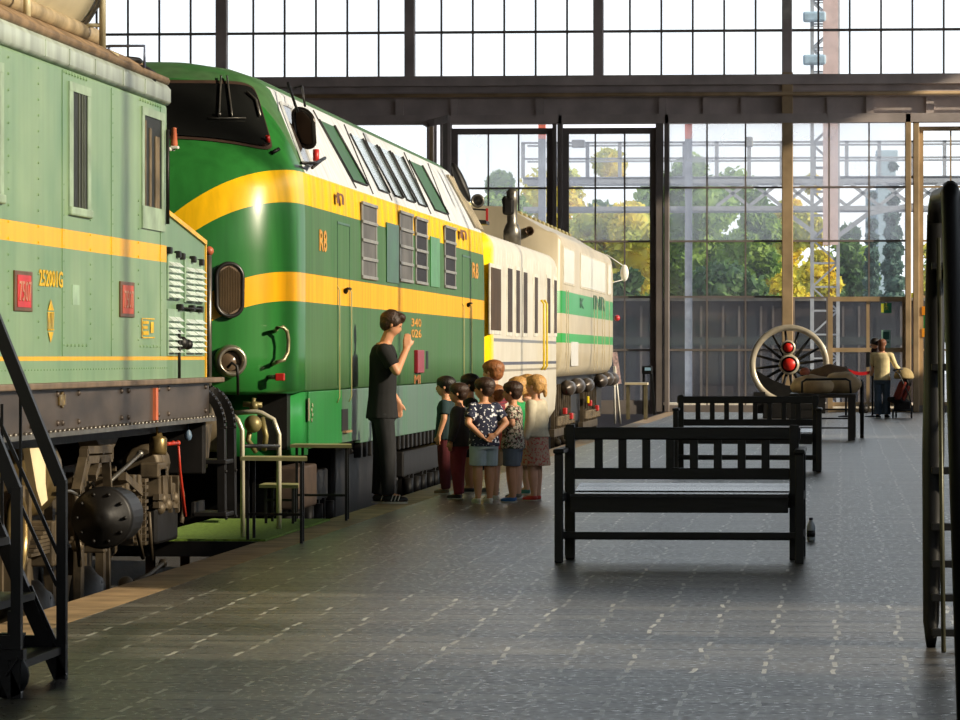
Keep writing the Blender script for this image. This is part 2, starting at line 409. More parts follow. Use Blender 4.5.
# side casement standing open at the left of the lower storey
mb = MB(); xh = X(441); yo = 1.6
for (z0, z1) in ((Z(124.5), Z(127)), (Z(290), Z(293))): mb.box((xh-.32, YW-yo, z1), (xh-.26, YW-.26, z0))
p0 = Vector((X(430, YW)-.02, YW-.26, 0)); p1 = at_y(449, 300, YW-2.4)
for q in (0, .36, .64, 1): 
    p = p0.lerp(Vector((p1.x, p1.y, 0)), q); mb.bar((p.x, p.y, Z(293)), (p.x, p.y, Z(122)), .06)
for zz in (Z(122), Z(125), Z(186), Z(241), Z(293)): mb.bar((p0.x, p0.y, zz), (p1.x, p1.y, zz), .06, .09)
struct('window_20', mb, steel)
# ================================================================== THE TRAINS
def stripes_mat(name, base, faded, bands, bend=0.0, white_above=None, rough=0.35, var=0.25, side_x=None, fade_y=None, dirt=0.5, flute=None):
    """paint with painted bands: bands = [(z0, z1, colour)], world heights; streaked by procedural wear"""
    m, t, b = newmat(name)
    g = t.nodes.new('ShaderNodeNewGeometry'); s = t.nodes.new('ShaderNodeSeparateXYZ')
    c = t.nodes.new('ShaderNodeTexCoord'); t.links.new(c.outputs['Object'], s.inputs[0])
    ox, oy, oz = LOC
    x = math_(t, 'ADD', s.outputs['X'], ox); y = math_(t, 'ADD', s.outputs['Y'], oy); z = math_(t, 'ADD', s.outputs['Z'], oz)
    n1 = noise(t, 1.0, 5.0, (2.5, 2.5, 0.35)); n2 = noise(t, 1.0, 6.0, (9, 9, 0.8)); n3 = noise(t, 1.6, 3.0)
    bc = lin(base); fc = lin(faded)
    fac = n3.outputs['Fac']
    if fade_y is not None:
        f = math_(t, 'GREATER_THAN', y, fade_y)
        fac = math_(t, 'MULTIPLY', f, math_(t, 'MULTIPLY_ADD', n1.outputs['Fac'], 1.3, 0.1)); 
    r0 = ramp(t, bc, fc, 0.25, 0.75); t.links.new(fac, r0.inputs[0])
    col = r0.outputs[0]
    zz = z
    if bend:
        xd = math_(t, 'SUBTRACT', side_x, x)
        zz = math_(t, 'ADD', z, math_(t, 'MULTIPLY', math_(t, 'MULTIPLY', xd, xd), bend))
    for (z0, z1, cc) in bands:
        mk = math_(t, 'MULTIPLY', math_(t, 'GREATER_THAN', zz, z0), math_(t, 'LESS_THAN', zz, z1))
        col = mixc(t, mk, col, lin(cc))
    if white_above is not None:
        z0, y0, k, cc = white_above[:4]
        yy = math_(t, 'SUBTRACT', math_(t, 'SUBTRACT', y, y0), math_(t, 'MULTIPLY', math_(t, 'SUBTRACT', z, z0), k))
        mk = math_(t, 'MULTIPLY', math_(t, 'MULTIPLY', math_(t, 'GREATER_THAN', z, z0), math_(t, 'LESS_THAN', z, 3.50)), math_(t, 'GREATER_THAN', yy, 0.0))
        col = mixc(t, mk, col, lin(cc))
    st = ramp(t, (1 - dirt*.7,)*3 + (1,), (1.12,)*3 + (1,), 0.30, 0.62)
    mxx = t.nodes.new('ShaderNodeMix'); mxx.data_type = 'RGBA'; mxx.blend_type = 'MULTIPLY'; mxx.inputs[0].default_value = var * 2
    t.links.new(n2.outputs['Fac'], st.inputs[0]); t.links.new(col, mxx.inputs[6]); t.links.new(st.outputs[0], mxx.inputs[7])
    t.links.new(mxx.outputs[2], b.inputs['Base Color'])
    b.inputs['Roughness'].default_value = rough
    if fade_y is not None and bend:
        t.links.new(math_(t, 'MULTIPLY_ADD', math_(t, 'GREATER_THAN', y, fade_y), .26, rough), b.inputs['Roughness']); b.inputs['Specular IOR Level'].default_value = .35
    bp = t.nodes.new('ShaderNodeBump'); bp.inputs['Strength'].default_value = 0.10 if not flute else 1.0; bp.inputs['Distance'].default_value = 0.02 if not flute else .03
    hh_ = n1.outputs['Fac']
    if flute:
        z0, z1, per, y0 = flute
        mk = math_(t, 'MULTIPLY', math_(t, 'GREATER_THAN', y, y0), math_(t, 'MULTIPLY', math_(t, 'GREATER_THAN', z, z0), math_(t, 'LESS_THAN', z, z1)))
        hh_ = math_(t, 'ADD', math_(t, 'MULTIPLY', hh_, .05), math_(t, 'MULTIPLY', mk, math_(t, 'SINE', math_(t, 'MULTIPLY', y, 2*PI/per))))
    t.links.new(hh_, bp.inputs['Height']); t.links.new(bp.outputs[0], b.inputs['Normal'])
    return m
YEL = (240, 176, 10)
iron = M('oily brown iron', (92, 80, 62), 0.55, 0.3, 0.45, 7, 0.3)
iron_d = M('black iron', (28, 26, 25), 0.5, 0.3, 0.4, 7, 0.2)
iron_g = M('bare grey metal', (130, 126, 118), 0.35, 0.7, 0.3, 9, 0.1)
glass_d = M('dark window glass', (26, 27, 26), 0.14, 0, 0.3, 2, spec=0.25)
pane_d = M('dull dark pane', (44, 46, 42), .5, 0, .3, 3, spec=.15)
white_p = M('white paint', (226, 222, 210), 0.35, 0, 0.12, 3)
brass = M('tarnished brass', (150, 128, 84), 0.35, 0.7, 0.3, 9)
redp = M('red paint', (190, 40, 34), 0.4, 0, 0.2, 8)
orange = M('faded orange paint', (196, 104, 70), 0.45, 0, 0.2, 8)

def wheel(mb, y, x=-5.075, r=0.52, th=0.12):
    mb.lathe([(r*.80, 0), (r+.03, 0), (r+.03, .02), (r, .03), (r, th), (r*.86, th), (r*.84, th*.45), (r*.30, th*.5), (r*.26, th*1.5), (.05, th*1.6), (0, th*1.6)], (x, y, ZR + r), (1, 0, 0), 28)

# ---------------------------------------------------------------- green electric locomotive, left foreground
LOC = (XC, 15.0, ZR)
L1 = thing('electric_locomotive', 'pale green old electric locomotive with brown underframe, nearest at the left edge', 'locomotive', LOC)
m1 = stripes_mat('pale green paint', (136, 162, 124), (100, 136, 102), [(1.897, 2.003, YEL), (1.274, 1.297, (226, 170, 20))], var=0.20, dirt=.35, rough=.38)
m1s = M('pale green eave paint', (178, 190, 178), 0.45, 0, 0.25, 5, stretch=(1, 1, .4))
rust = M('rusty gutter', (140, 116, 88), 0.7, 0, 0.4, 5, 0.2)
yc = at_x(167, 250, XS).y                       # front end of the cab body
XB = XS - 3.1
mb = MB().box((XB, 15, 1.13), (XS, yc, 2.90), .02)
# rivet rows
mb.smooth = True
for px in (8, 38, 63, 90, 112, 138, 161):
    p = at_x(px, 300, XS)
    z = 1.4
    while z < 2.86:
        if not (px in (90, 161, 138, 63) and z > 2.25): mb.ball((XS, p.y, z), .009, 5, 3)
        z += .085
for y0, y1 in ((63, 86), (140, 160)):
    a = at_x(y0, 347, XS).y; b_ = at_x(y1, 347, XS).y
    for k in range(7): mb.ball((XS, a + (b_-a)*k/6, 1.36), .010, 5, 3)
    for k in range(9): mb.ball((XS, a + (b_-a)*k/8, 2.875), .012, 5, 3)
k = 15.2
while k < yc: mb.ball((XS, k, 1.225), .006, 4, 3); k += .09
mb.smooth = False
for px in (63, 112, 161): 
    y_ = at_x(px, 300, XS).y; mb.box((XS, y_-.035, 1.3), (XS+.004, y_+.035, 2.88))
part('cab_body', mb, m1, L1)
# eave, gutter, roof
mb = MB(); mb.smooth = True
prof = [(XS, 2.90), (XS+.020, 2.92), (XS+.020, 3.00), (XS-.02, 3.05), (XS-.06, 3.05), (XS-.06, 2.90)]
mb.prism(prof, 'y', 15, yc+.03); mb.smooth = False
mb.prism([(2*XC - x, z) for x, z in prof], 'y', 15, yc+.03)
for px in (42, 66, 92, 120, 142): y_ = at_x(px, 60, XS).y; mb.box((XS+.012, y_-.01, 2.915), (XS+.026, y_+.01, 3.005))
part('eave', mb, m1s, L1)
mb = MB().tube([(XS-.01, 15, 3.055), (XS-.01, yc+.02, 3.055)], .028, 8).tube([(XS-.01, yc, 3.055), (XB+.01, yc, 3.055)], .028, 8)
mb.box((XS-.10, 15, 3.04), (XS-.02, yc, 3.08))
part('gutter', mb, rust, L1)
mb = MB(); mb.smooth = True
ring = []
for y_ in (15, yc-.1, yc+.02):
    dz = 0 if y_ < yc-.05 else -.06
    ring.append([(XC + 1.53*math.cos(t), y_, 3.03 + (.34+dz)*math.sin(t)) for t in [PI*k/16 for k in range(17)]] + [(XC-1.5, y_, 2.9), (XC+1.5, y_, 2.9)])
mb.loft(ring); part('roof', mb, rust, L1)
# cab windows and door
def cab_window(pxa, pxb, pt, pb, name, sash=None):
    pa = at_x(pxa, pb, XS); pb_ = at_x(pxb, pb, XS); zt = at_x(pxa, pt, XS).z; zb_ = pa.z; y0, y1 = pa.y, pb_.y
    mb = MB()
    f = .10
    mb.box((XS-.02, y0, zb_+.05), (XS+.010, y0+f*1.2, zt-.05)); mb.box((XS-.02, y1-f, zb_+.05), (XS+.010, y1, zt-.05)); mb.box((XS-.02, y0, zt-.05), (XS+.012, y1, zt)); mb.box((XS-.02, y0, zb_), (XS+.025, y1, zb_+.05), .01)
    pass
    fr = part('window_frame', mb, m1s2, L1)
    mb = MB().box((XS-.018, y0+f*1.2, zb_+.05), (XS+.004, y1-f, zt-.05)); part('pane', mb, pane_d, fr)
    mb = MB()
    for q in (.45, .66, .80): yy = y0+f + (y1-y0-2*f)*q; mb.box((XS, yy-.012, zb_+.05), (XS+.009, yy+.012, zt-.05))
    part('sash_bars', mb, M('grey green sash', (92, 98, 84), .5), fr)
m1s2 = M('pale green window frame', (150, 172, 146), 0.45, 0, 0.25, 6)
cab_window(68, 89.5, 81, 215, 'w')
cab_window(-22, 2, 55, 200, 'w')
# cab door at the front end: recessed leaf with narrow glass
pa = at_x(141, 228, XS); pb_ = at_x(163.5, 228, XS); zt = at_x(141, 106, XS).z
mb = MB(); y0, y1 = pa.y, pb_.y; z0 = pa.z
mb.box((XS, y0, z0+.14), (XS+.010, y0+.09, zt-.05)); mb.box((XS, y1-.12, z0+.14), (XS+.010, y1, zt-.05)); mb.box((XS, y0, zt-.05), (XS+.012, y1, zt)); mb.box((XS, y0, z0), (XS+.014, y1, z0+.14))
o = part('side_shutter', mb, m1s2, L1)
mb = MB().box((XS-.02, y0+.09, z0+.14), (XS+.004, y1-.12, zt-.05)); part('pane', mb, pane_d, o)
mb = MB().box((XS, y0+.28, z0+.14), (XS+.009, y0+.36, zt-.12)).box((XS, y0+.12, z0+.14), (XS+.008, y0+.16, zt-.08)).box((XS, y0+.50, z0+.14), (XS+.010, y0+.66, zt-.16))
part('sash_bars', mb, M('weathered brown board', (110, 96, 74), .7, 0, .4, 8), o)
mb = MB().tube([(XS+.03, y1-.02, z0+.05), (XS+.03, y1-.02, zt-.1)], .012, 6); part('grab_rail', mb, iron_d, L1)
# number plates with raised figures
def plate(pxa, pxb, pt, pb, txt, mat_, small):
    a = at_x(pxa, pb, XS); b_ = at_x(pxb, pb, XS); zt = at_x(pxa, pt, XS).z; z0 = a.z
    o = part('number_plate', MB().box((XS, a.y, z0), (XS+.010, b_.y-.03, zt), .004), M('bronze plate rim', (128, 92, 60), .4, .5, .3), L1, label='red plate with raised figures in a bronze rim')
    part('plate_face', MB().box((XS+.008, a.y+.07, z0+.022), (XS+.013, b_.y-.09, zt-.022)), mat_, o)
    wd = b_.y - a.y - .14
    mb = text_mb(txt, .20, (XS+.014, a.y+.09, z0+.045), (0, 1, 0), (0, 0, 1), .006)
    w_ = max(v[1] for v in mb.v) - min(v[1] for v in mb.v); h_ = max(v[2] for v in mb.v) - min(v[2] for v in mb.v)
    sy = (wd*.86)/w_; sz = ((zt-z0)*.50)/h_; my = min(v[1] for v in mb.v); mz = min(v[2] for v in mb.v)
    mb.v = [(v[0], a.y+.07 + wd*.07 + (v[1]-my)*sy, z0 + (zt-z0)*.25 + (v[2]-mz)*sz) for v in mb.v]
    part('figures', mb, M('raised plate lettering', (206, 150, 120), .4, .3, .2), o)
plate(13, 32, 270, 311, '7507', M('crimson plate', (196, 44, 48), .4, 0, .15), 0)
plate(119, 134, 281, 317, '7507', M('faded red plate', (205, 96, 78), .5, 0, .2), 0)
# painted yellow lettering
yl = M('yellow lettering', (222, 178, 40), 0.5, 0, 0.25, 12)
def letters(txt, pxa, pxb, pt, pb, X0, mat_, parent, name='lettering', bold=0.004):
    a = at_x(pxa, pb, X0); b_ = at_x(pxb, pb, X0); zt = at_x(pxa, pt, X0).z
    mb = text_mb(txt, .2, (0, 0, 0), (0, 1, 0), (0, 0, 1), .003, bold=bold)
    ys = [v[1] for v in mb.v]; zs = [v[2] for v in mb.v]
    mb.v = [(X0 + .004 + v[0], a.y + (v[1]-min(ys))/(max(ys)-min(ys))*(b_.y-a.y), a.z + (v[2]-min(zs))/(max(zs)-min(zs))*(zt-a.z)) for v in mb.v]
    return part(name, mb, mat_, parent)
letters('252001G', 38.5, 62, 269, 286, XS, yl, L1)
mb = MB()
def tri(pts): mb.add([at_x(x, y, XS) + Vector((.005, 0, 0)) for x, y in pts], [tuple(range(len(pts)))])
tri([(50, 299), (53.2, 310.5), (47.3, 310.5)]); tri([(47.5, 332), (52.8, 332), (49.8, 343)])
for k in range(5): tri([(47.0+k*1.4, 313), (47.8+k*1.4, 313), (47.4+k*1.3, 330), (46.9+k*1.3, 330)])
tri([(46.8, 312), (53.4, 312), (53.4, 313.2), (46.8, 313.2)]); tri([(46.8, 329), (53.4, 329), (53.4, 330.4), (46.8, 330.4)])
part('emblem', mb, yl, L1)
mb = MB(); tri([(141, 318), (154, 318.5), (154, 319.6), (141, 319)]); tri([(141, 337), (154, 337), (154, 338.2), (141, 338.2)]); tri([(141, 318), (141.8, 318), (141.8, 338), (141, 338)])
tri([(142.5, 321), (148, 321), (148, 324), (142.5, 324)]); tri([(142.5, 326), (147, 326), (147, 329), (142.5, 329)]); tri([(150, 322), (153, 322), (153, 333), (150, 333)]); tri([(142.5, 331), (148, 331), (148, 335), (142.5, 335)])
part('data_panel', mb, yl, L1)
mb = MB().box((XS, at_x(72, 300, XS).y, at_x(76, 305, XS).z), (XS+.003, at_x(79, 300, XS).y, at_x(76, 285, XS).z)); part('paint_patch', mb, M('lighter green patch', (160, 190, 160), .4), L1, label='paler touched-up patch of paint')
# sloping front hood with louvre doors
XH = XS - .05
y0 = yc - .02; y1 = at_x(205, 300, XH).y; zt0 = at_x(167, 213, XH).z + .02; zt1 = at_x(205, 245, XH).z
mb = MB().prism([(y0, 1.13), (y1, 1.13), (y1, zt1), (y0, zt0)], 'x', XH, 2*XC - XH)
m1h = stripes_mat('hood green paint', (118, 146, 114), (98, 134, 102), [(1.274, 1.297, (226, 170, 20))], var=0.2, dirt=.35, rough=.4)
part('hood', mb, m1h, L1)
mb = MB().bar((XH-.01, y0, zt0+.015), (XH-.01, y1, zt1+.015), .05, .03).bar((XH-.005, y1+.005, zt1+.02), (XH-.005, y1+.005, 1.13), .03, .03)
part('hood_edge', mb, M('yellow edge strip', (232, 176, 50), .4, 0, .2), L1)
def yx(px, X0=XH): return at_x(px, 300, X0).y
def zx(px, py, X0=XH): return at_x(px, py, X0).z
for (a, b_, pt, pb) in ((166.5, 178.5, 252, 356), (183.5, 201.5, 258, 356)):
    lf = M('louvre door green', (140, 168, 142), 0.4, 0, 0.2, 6)
    ya, yb = yx(a), yx(b_); z_t, z_b = zx(a, pt), zx(a, pb)
    mb = MB()
    for z_a, z_bb in ((z_t, (z_t+z_b)/2+.03), ((z_t+z_b)/2-.03, z_b)):
        mb.box((XH, ya, z_bb), (XH+.012, yb, z_a), .004)
    dpart = part('louvre_door', mb, lf, L1)
    for half in (0, 1):
        mb = MB()
        zz0 = z_t - .06 if half == 0 else (z_t+z_b)/2 - .08
        n = 6
        step = ((z_t-z_b)/2 - .09)/n
        for k in range(n):
            for c in (0, 1):
                w_ = (yb-ya)*.43; ys = ya + (yb-ya)*(.045 + .485*c); z_ = zz0 - k*step
                mb.add([(XH+.012, ys, z_), (XH+.012, ys+w_, z_), (XH+.045, ys+w_, z_-step*.70), (XH+.045, ys, z_-step*.70), (XH+.012, ys+w_, z_-step*.70), (XH+.012, ys, z_-step*.70)],
                       [(0, 1, 2, 3), (3, 2, 4, 5), (0, 3, 5), (1, 4, 2)])
        part('louvres', mb, M('louvre pale metal', (214, 226, 220), 0.30, 0.0, 0.08, 6), dpart)
mb = MB()
for px, py in ((169, 250), (178, 254), (182, 256), (193, 259), (201, 262), (180, 307), (192, 308), (200, 309)):
    p = at_x(px, py, XH+.02); part('door_catch', MB().box((p.x-.02, p.y-.04, p.z-.025), (p.x+.02, p.y+.04, p.z+.02), .008), iron_d, L1)
part('door_bar', MB().tube([at_x(183, 308, XH+.03), at_x(201, 309, XH+.03)], .008, 6), iron_d, L1)
mb = MB(); p = at_x(181.5, 343, XH+.03)
mb.tube([at_x(179.3, 330, XH+.03), at_x(179.3, 382, XH+.03)], .010, 6); mb.ball(p, .045, 8, 6); mb.ball(p + Vector((.02, .14, -.01)), .035, 8, 6)
part('padlock', mb, iron_d, L1)
# small orange marker lamp on the cab front
pl = at_y(174, 146, yc + .1)
mb = MB().tube([(XS-.08, yc, pl.z-.02), (pl.x, yc+.1, pl.z-.02)], .014, 6).box((pl.x-.02, yc+.07, pl.z-.02), (pl.x+.03, yc+.13, pl.z+.0), .005)
o = part('marker_bracket', mb, white_p, L1)
mb = MB().lathe([(.022, 0), (.024, .01), (.016, .11), (.018, .115), (0, .12)], (pl.x, yc+.1, pl.z), (0, 0, 1), 12); part('marker_lamp', mb, orange, o)
# roof gear: pale air drum, pipes and posts
drum = M('cream drum paint', (214, 202, 168), 0.35, 0, 0.10, 3)
ye = 26.3
mb = MB().lathe([(0, 0), (.30, .03), (.42, .10), (.46, .22), (.46, ye - 18.6), (.42, ye - 18.5 + .05), (.30, ye - 18.38), (0, ye - 18.33)], (-4.93, 18.2, 3.63), (0, 1, 0), 32)
part('air_drum', mb, drum, L1)
for yy in (20.5, 23.0, 25.7): part('drum_strap', MB().lathe([(.47, 0), (.49, 0), (.49, .07), (.47, .07)], (-4.93, yy, 3.63), (0, 1, 0), 28, close=True), iron_g, L1)
pa = at_x(97, 38, -4.60)
mb = MB().tube([(-4.60, 15.5, pa.z), (-4.60, pa.y-.05, pa.z), (-4.60, pa.y, pa.z)], [.052, .052, .045], 12)
part('roof_pipe', mb, M('stained pale pipe', (168, 150, 118), .6, 0, .35, 6), L1)
mb = MB().tube([(-4.66, 16.0, pa.z+.10), (-4.66, 22.6, pa.z+.10)], .075, 12).lathe([(.085, 0), (.085, .03)], (-4.66, 22.4, pa.z+.10), (0, 1, 0), 12)
part('cable_duct', mb, iron_g, L1)
mb = MB()
for px, pt, pb, in ((27, -12, 24), (102.5, -30, 50)):
    p0_ = at_x(px, pb, -4.47); p1_ = at_x(px, pt, -4.47); mb.tube([p0_, (p0_.x, p0_.y, p1_.z)], .021, 8)
    mb.tube([(p0_.x, p0_.y, p0_.z), (p0_.x+.08, p0_.y+.06, p0_.z-.04)], .02, 6)
    mb.tube([(p0_.x, p0_.y, p0_.z+.15), (-4.62, p0_.y, p0_.z+.15)], .014, 6)
part('roof_post', mb, M('pale roof post', (200, 188, 150), .45, 0, .2), L1)
mb = MB()
for px, py in ((52, 22), (58, 24), (72, 30), (80, 36), (88, 42)):
    p = at_x(px, py, -4.65); mb.lathe([(.03, 0), (.04, .03), (.04, .12), (.03, .16), (0, .17)], p - Vector((0, .08, 0)), (0, 1, 0), 10); mb.bar(p, p - Vector((0, 0, .12)), .03)
part('pipe_fittings', mb, iron_g, L1)
p0_ = at_x(109, 52, -4.5); p1_ = at_x(145, 64, -4.5); zt = at_x(109, 46, -4.5).z
mb = MB().tube([p0_, (p0_.x, p0_.y, zt), (-4.9, p0_.y+.6, zt-.005), (p1_.x-.9, p1_.y, zt-.03), (p1_.x-.9, p1_.y, p1_.z-.2)], .009, 6)
p2_ = at_y(145, 68, p0_.y+.02); 
mb.tube([(p0_.x, p0_.y, zt), (p2_.x, p0_.y, zt), (p2_.x, p0_.y, p2_.z)], .010, 6)
part('roof_hoop', mb, M('blue grey rail', (96, 104, 130), .4, .2), L1)
p = at_y(140, 62, yc-.5)
mb = MB().lathe([(.30, 0), (.30, .06), (.24, .10), (0, .11)], (p.x-.2, yc-.5, 3.02), (0, 0, 1), 24).lathe([(.20, .0), (.22, .02), (.20, .04)], (p.x-.2, yc-.5, 3.13), (0, 0, 1), 20).box((p.x-.95, yc-.9, 3.10), (p.x-.62, yc-.5, 3.2), .02)
part('roof_hatch', mb, iron_d, L1)

# underframe: long sill plate with stiffeners and a curved bottom flange
sill_m = M('greasy dark frame plate', (84, 74, 66), 0.42, 0.35, 0.4, 3, 0.15, stretch=(1, .6, 2))
YF = at_x(209, 400, XS).y
za = 1.12; 
def zbot(y):                                     # the lower edge rises towards the front
    t_ = min(1, max(0, (y - 21.5) / 5.5)); return .905 - .0*t_
mb = MB().box((XS-.06, 15, .885), (XS, YF, za))
for px in (30, 57, 62, 78, 121, 128, 158, 168, 205):
    yy = at_x(px, 400, XS).y
    for z in (.93, 1.09): mb.smooth = True; mb.ball((XS, yy, z), .018, 6, 4); mb.smooth = False
part('sill_plate', mb, sill_m, L1)
mb = MB().box((XS-.10, 15, .86), (XS+.05, YF, .885))
yy = 15.0
mb.smooth = True
while yy < YF: mb.ball((XS+.025, yy, .888), .014, 5, 3); yy += .14
mb.smooth = False
part('sill_flange', mb, iron_g, L1)
mb = MB().box((XS-.3, 15, za), (XS+.06, at_x(216, 380, XS).y, za+.035), .008).box((XB, 15, za), (XB+.3, YF, za+.035))
part('footboard', mb, M('worn running board', (112, 96, 80), .6, 0, .3, 6), L1)
yy = at_x(154, 400, XS).y
mb = MB().box((XS, yy-.045, .885), (XS+.02, yy+.045, 1.10)); part('frame_stripe', mb, orange, L1, label='upright orange stripe on the frame plate')
p = at_x(61, 400, XS)
mb = MB().box((XS, p.y-.10, p.z-.03), (XS+.012, p.y+.10, p.z+.03), .004).lathe([(.035, 0), (.045, .0), (.045, .012), (.035, .014)], (XS, p.y, p.z), (1, 0, 0), 12, close=True)
part('maker_plate', mb, brass, L1)
# main body shadowed floor + buffer beam + front brackets
mb = MB().box((XB+.05, 15, .80), (XS-.12, YF, 1.12)).box((XB, YF-.12, .50), (XS-.02, YF, 1.12), .01)
part('main_frame', mb, iron_d, L1)
for k, (ofs, dx) in enumerate(((0.0, 0), (0.34, .02))):
    yb0 = YF + ofs; mb = MB()
    pts = []
    for t_ in [i/10 for i in range(11)]:
        a = PI/2*t_; pts.append(Vector((XS-.10 + .16*math.sin(a)+dx, yb0 + .18*math.sin(a), 1.07 - .26*(1-math.cos(a)))))
    pts += [pts[-1] + Vector((0, .02, -.3)), pts[-1] + Vector((0, .04, -.62))]
    for a, b_ in zip(pts, pts[1:]): mb.bar(a, b_, .05, .11, up=(0, 1, 0))
    mb.smooth = True
    for q in range(len(pts)): mb.ball(pts[q] + Vector((.03, -.03, 0)), .013, 5, 4)
    part('step_bracket', mb, iron_d, L1)
for z in (.56, .20):
    mb = MB(); mb.box((XS-.14, YF+.12, z), (XS+.10, YF+.62, z+.03), .006); mb.box((XS-.14, YF+.12, z), (XS-.12, YF+.62, z+.10)); part('cab_step', mb, iron_d, L1)
p = at_x(209, 260, XS-.1)
mb = MB().tube([(XS-.1, p.y, .9), (XS-.1, p.y, at_x(209, 251, XS-.1).z)], .019, 8)
o = part('marker_pole', mb, iron_g, L1); part('pole_ball', MB().ball((XS-.1, p.y, at_x(209, 251, XS-.1).z), .034, 10, 8), orange, o)
mb = MB().lathe([(.0, 0), (.20, .0), (.22, .02), (.22, .06), (.09, .08), (.08, .45), (.0, .45)], (XS-.48, YF+.52, .42), (0, -1, 0), 20)
part('buffer', mb, iron_d, L1)

# running gear
def bogie1(yc0, front=False):
    # wheels
    for k, dy in enumerate((-1.35, 0.35)):
        mb = MB(); wheel(mb, yc0+dy, -5.075, .60); mb.lathe([(.09, 0), (.09, 1.4)], (-6.6, yc0+dy, ZR+.60), (1, 0, 0), 10)
        part('wheel_set', mb, iron_d, L1)
    # side frame
    poly = [(-2.6, .62), (-2.3, .72), (-.9, .72), (-.75, .60), (-.25, .60), (-.1, .74), (1.35, .74), (1.75, .55), (1.85, .15), (1.55, .10), (1.45, .38), (.95, .46), (.85, -.05), (.60, -.42), (.1, -.42), (-.1, -.05),
            (-.2, .38), (-.85, .38), (-.95, -.05), (-1.1, -.42), (-1.6, -.42), (-1.8, -.05), (-1.9, .38), (-2.5, .30)]
    mb = MB().prism([(yc0+y, z-.10) for y, z in poly], 'x', -4.72, -4.66)
    for y in (-2.2, -1.95, -.7, -.3, .0, 1.2, 1.5): mb.bar((-4.64, yc0+y, .60), (-4.64, yc0+y, -.02 if y < 1.3 else .2), .05, .05)
    part('bogie_frame', mb, iron, L1)
    for k, dy in enumerate((-1.35, 0.35)):
        mb = MB().lathe([(.27, 0), (.30, .03), (.30, .20), (.25, .24), (.23, .27), (.12, .28), (.10, .33), (0, .34)], (-4.78, yc0+dy, -.28), (1, 0, 0), 26)
        mb.smooth = True
        for q in range(8): mb.ball((-4.52, yc0+dy+.2*math.cos(q*PI/4), -.28+.2*math.sin(q*PI/4)), .018, 5, 4)
        part('axle_box', mb, iron_d, L1)
        # horn guides, ribs, bolts
        mb = MB()
        for s in (-1, 1):
            mb.bar((-4.58, yc0+dy+s*.36, .55), (-4.58, yc0+dy+s*.40, -.45), .05, .09); mb.bar((-4.56, yc0+dy+s*.46, .30), (-4.56, yc0+dy+s*.56, -.50), .035, .06)
            mb.tube([(-4.55, yc0+dy+s*.17, -.42), (-4.55, yc0+dy+s*.17, -.80)], .022, 6)
        mb.bar((-4.58, yc0+dy-.6, -.62), (-4.58, yc0+dy+.6, -.62), .05, .09)
        mb.bar((-4.56, yc0+dy-.6, -.62), (-4.56, yc0+dy-.3, -.42), .04, .06); mb.bar((-4.56, yc0+dy+.6, -.62), (-4.56, yc0+dy+.3, -.42), .04, .06)
        part('horn_guide', mb, iron, L1)
    # leaf springs over each box, hung between links
    for dy in (-1.35, .35):
        mb = MB()
        for q in range(7):
            L_ = .62 - q*.07; z = .18 + q*.022
            mb.box((-4.60, yc0+dy-L_, z), (-4.50, yc0+dy+L_, z+.018))
        mb.box((-4.62, yc0+dy-.06, .10), (-4.48, yc0+dy+.06, .36), .01)
        for s in (-1, 1): mb.tube([(-4.55, yc0+dy+s*.60, .17), (-4.55, yc0+dy+s*.66, .58)], .022, 6); mb.smooth = True; mb.ball((-4.55, yc0+dy+s*.60, .17), .04, 8, 6); mb.smooth = False
        part('leaf_spring', mb, iron, L1)
for c in (18.3, 25.6): bogie1(c)
# compressed springs, ribbed castings and rods between x = 80 and 200
def relic(px, py, w_, h_, mt=iron, X0=-4.50, nm='bracket', kind='box'):
    p = at_x(px, py, X0)
    if kind == 'box':
        mb = MB().box((X0-.12, p.y-w_/2, p.z-h_/2), (X0, p.y+w_/2, p.z+h_/2), .015)
        mb.box((X0-.01, p.y-w_/2+.05, p.z-h_/2-.02), (X0+.03, p.y-w_/2+.12, p.z+h_/2+.02)).box((X0-.01, p.y+w_/2-.12, p.z-h_/2-.02), (X0+.03, p.y+w_/2-.05, p.z+h_/2+.02))
    return part(nm, mb, mt, L1)
# link frame at (95,455)
mb = MB(); p = lambda x, y, X0=-4.46: at_x(x, y, X0)
for a, b_ in (((84, 450), (109, 449)), ((84, 460), (109, 458)), ((84, 449), (84, 461)), ((109, 448), (109, 459)), ((83, 460), (76, 492)), ((106, 459), (108, 490)), ((97, 460), (92, 478))): mb.bar(p(*a), p(*b_), .05, .045)
part('brake_hanger', mb, iron, L1)
mb = MB().prism([(p(103, 440).y, p(103, 440).z), (p(125, 438).y, p(125, 438).z), (p(113, 462).y, p(113, 462).z)], 'x', -4.62, -4.50); part('gusset', mb, iron, L1)
mb = MB().prism([(p(204, 424).y, p(204, 424).z), (p(218, 424).y, p(218, 424).z), (p(213, 468).y, p(213, 468).z)], 'x', -4.62, -4.50); part('gusset', mb, iron, L1)
mb = MB().tube([p(108, 483), p(140, 454)], .013, 8).tube([p(58, 491), p(70, 491), p(92, 502), p(97, 501)], .010, 8); mb.smooth = True; mb.ball(p(140, 454), .024, 8, 6); mb.ball(p(97, 501), .016, 8, 6)
part('brake_rod', mb, iron_g, L1)
mb = MB().lathe([(.10, 0), (.13, .02), (.13, .42), (.10, .44), (0, .45)], p(141, 464, -4.6) , (0, 1, 0), 16); part('air_cylinder', mb, iron, L1)
mb = MB()
for x in (126, 133, 138): 
    a = p(x, 484); mb.box((-4.60, a.y-.06, a.z-.05), (-4.44, a.y+.02, a.z+.06), .01)
mb.box((-4.62, p(122, 488).y, p(122, 492).z), (-4.46, p(140, 488).y, p(122, 486).z)).bar(p(122, 476), p(139, 492), .05, .05)
part('ribbed_casting', mb, iron, L1)
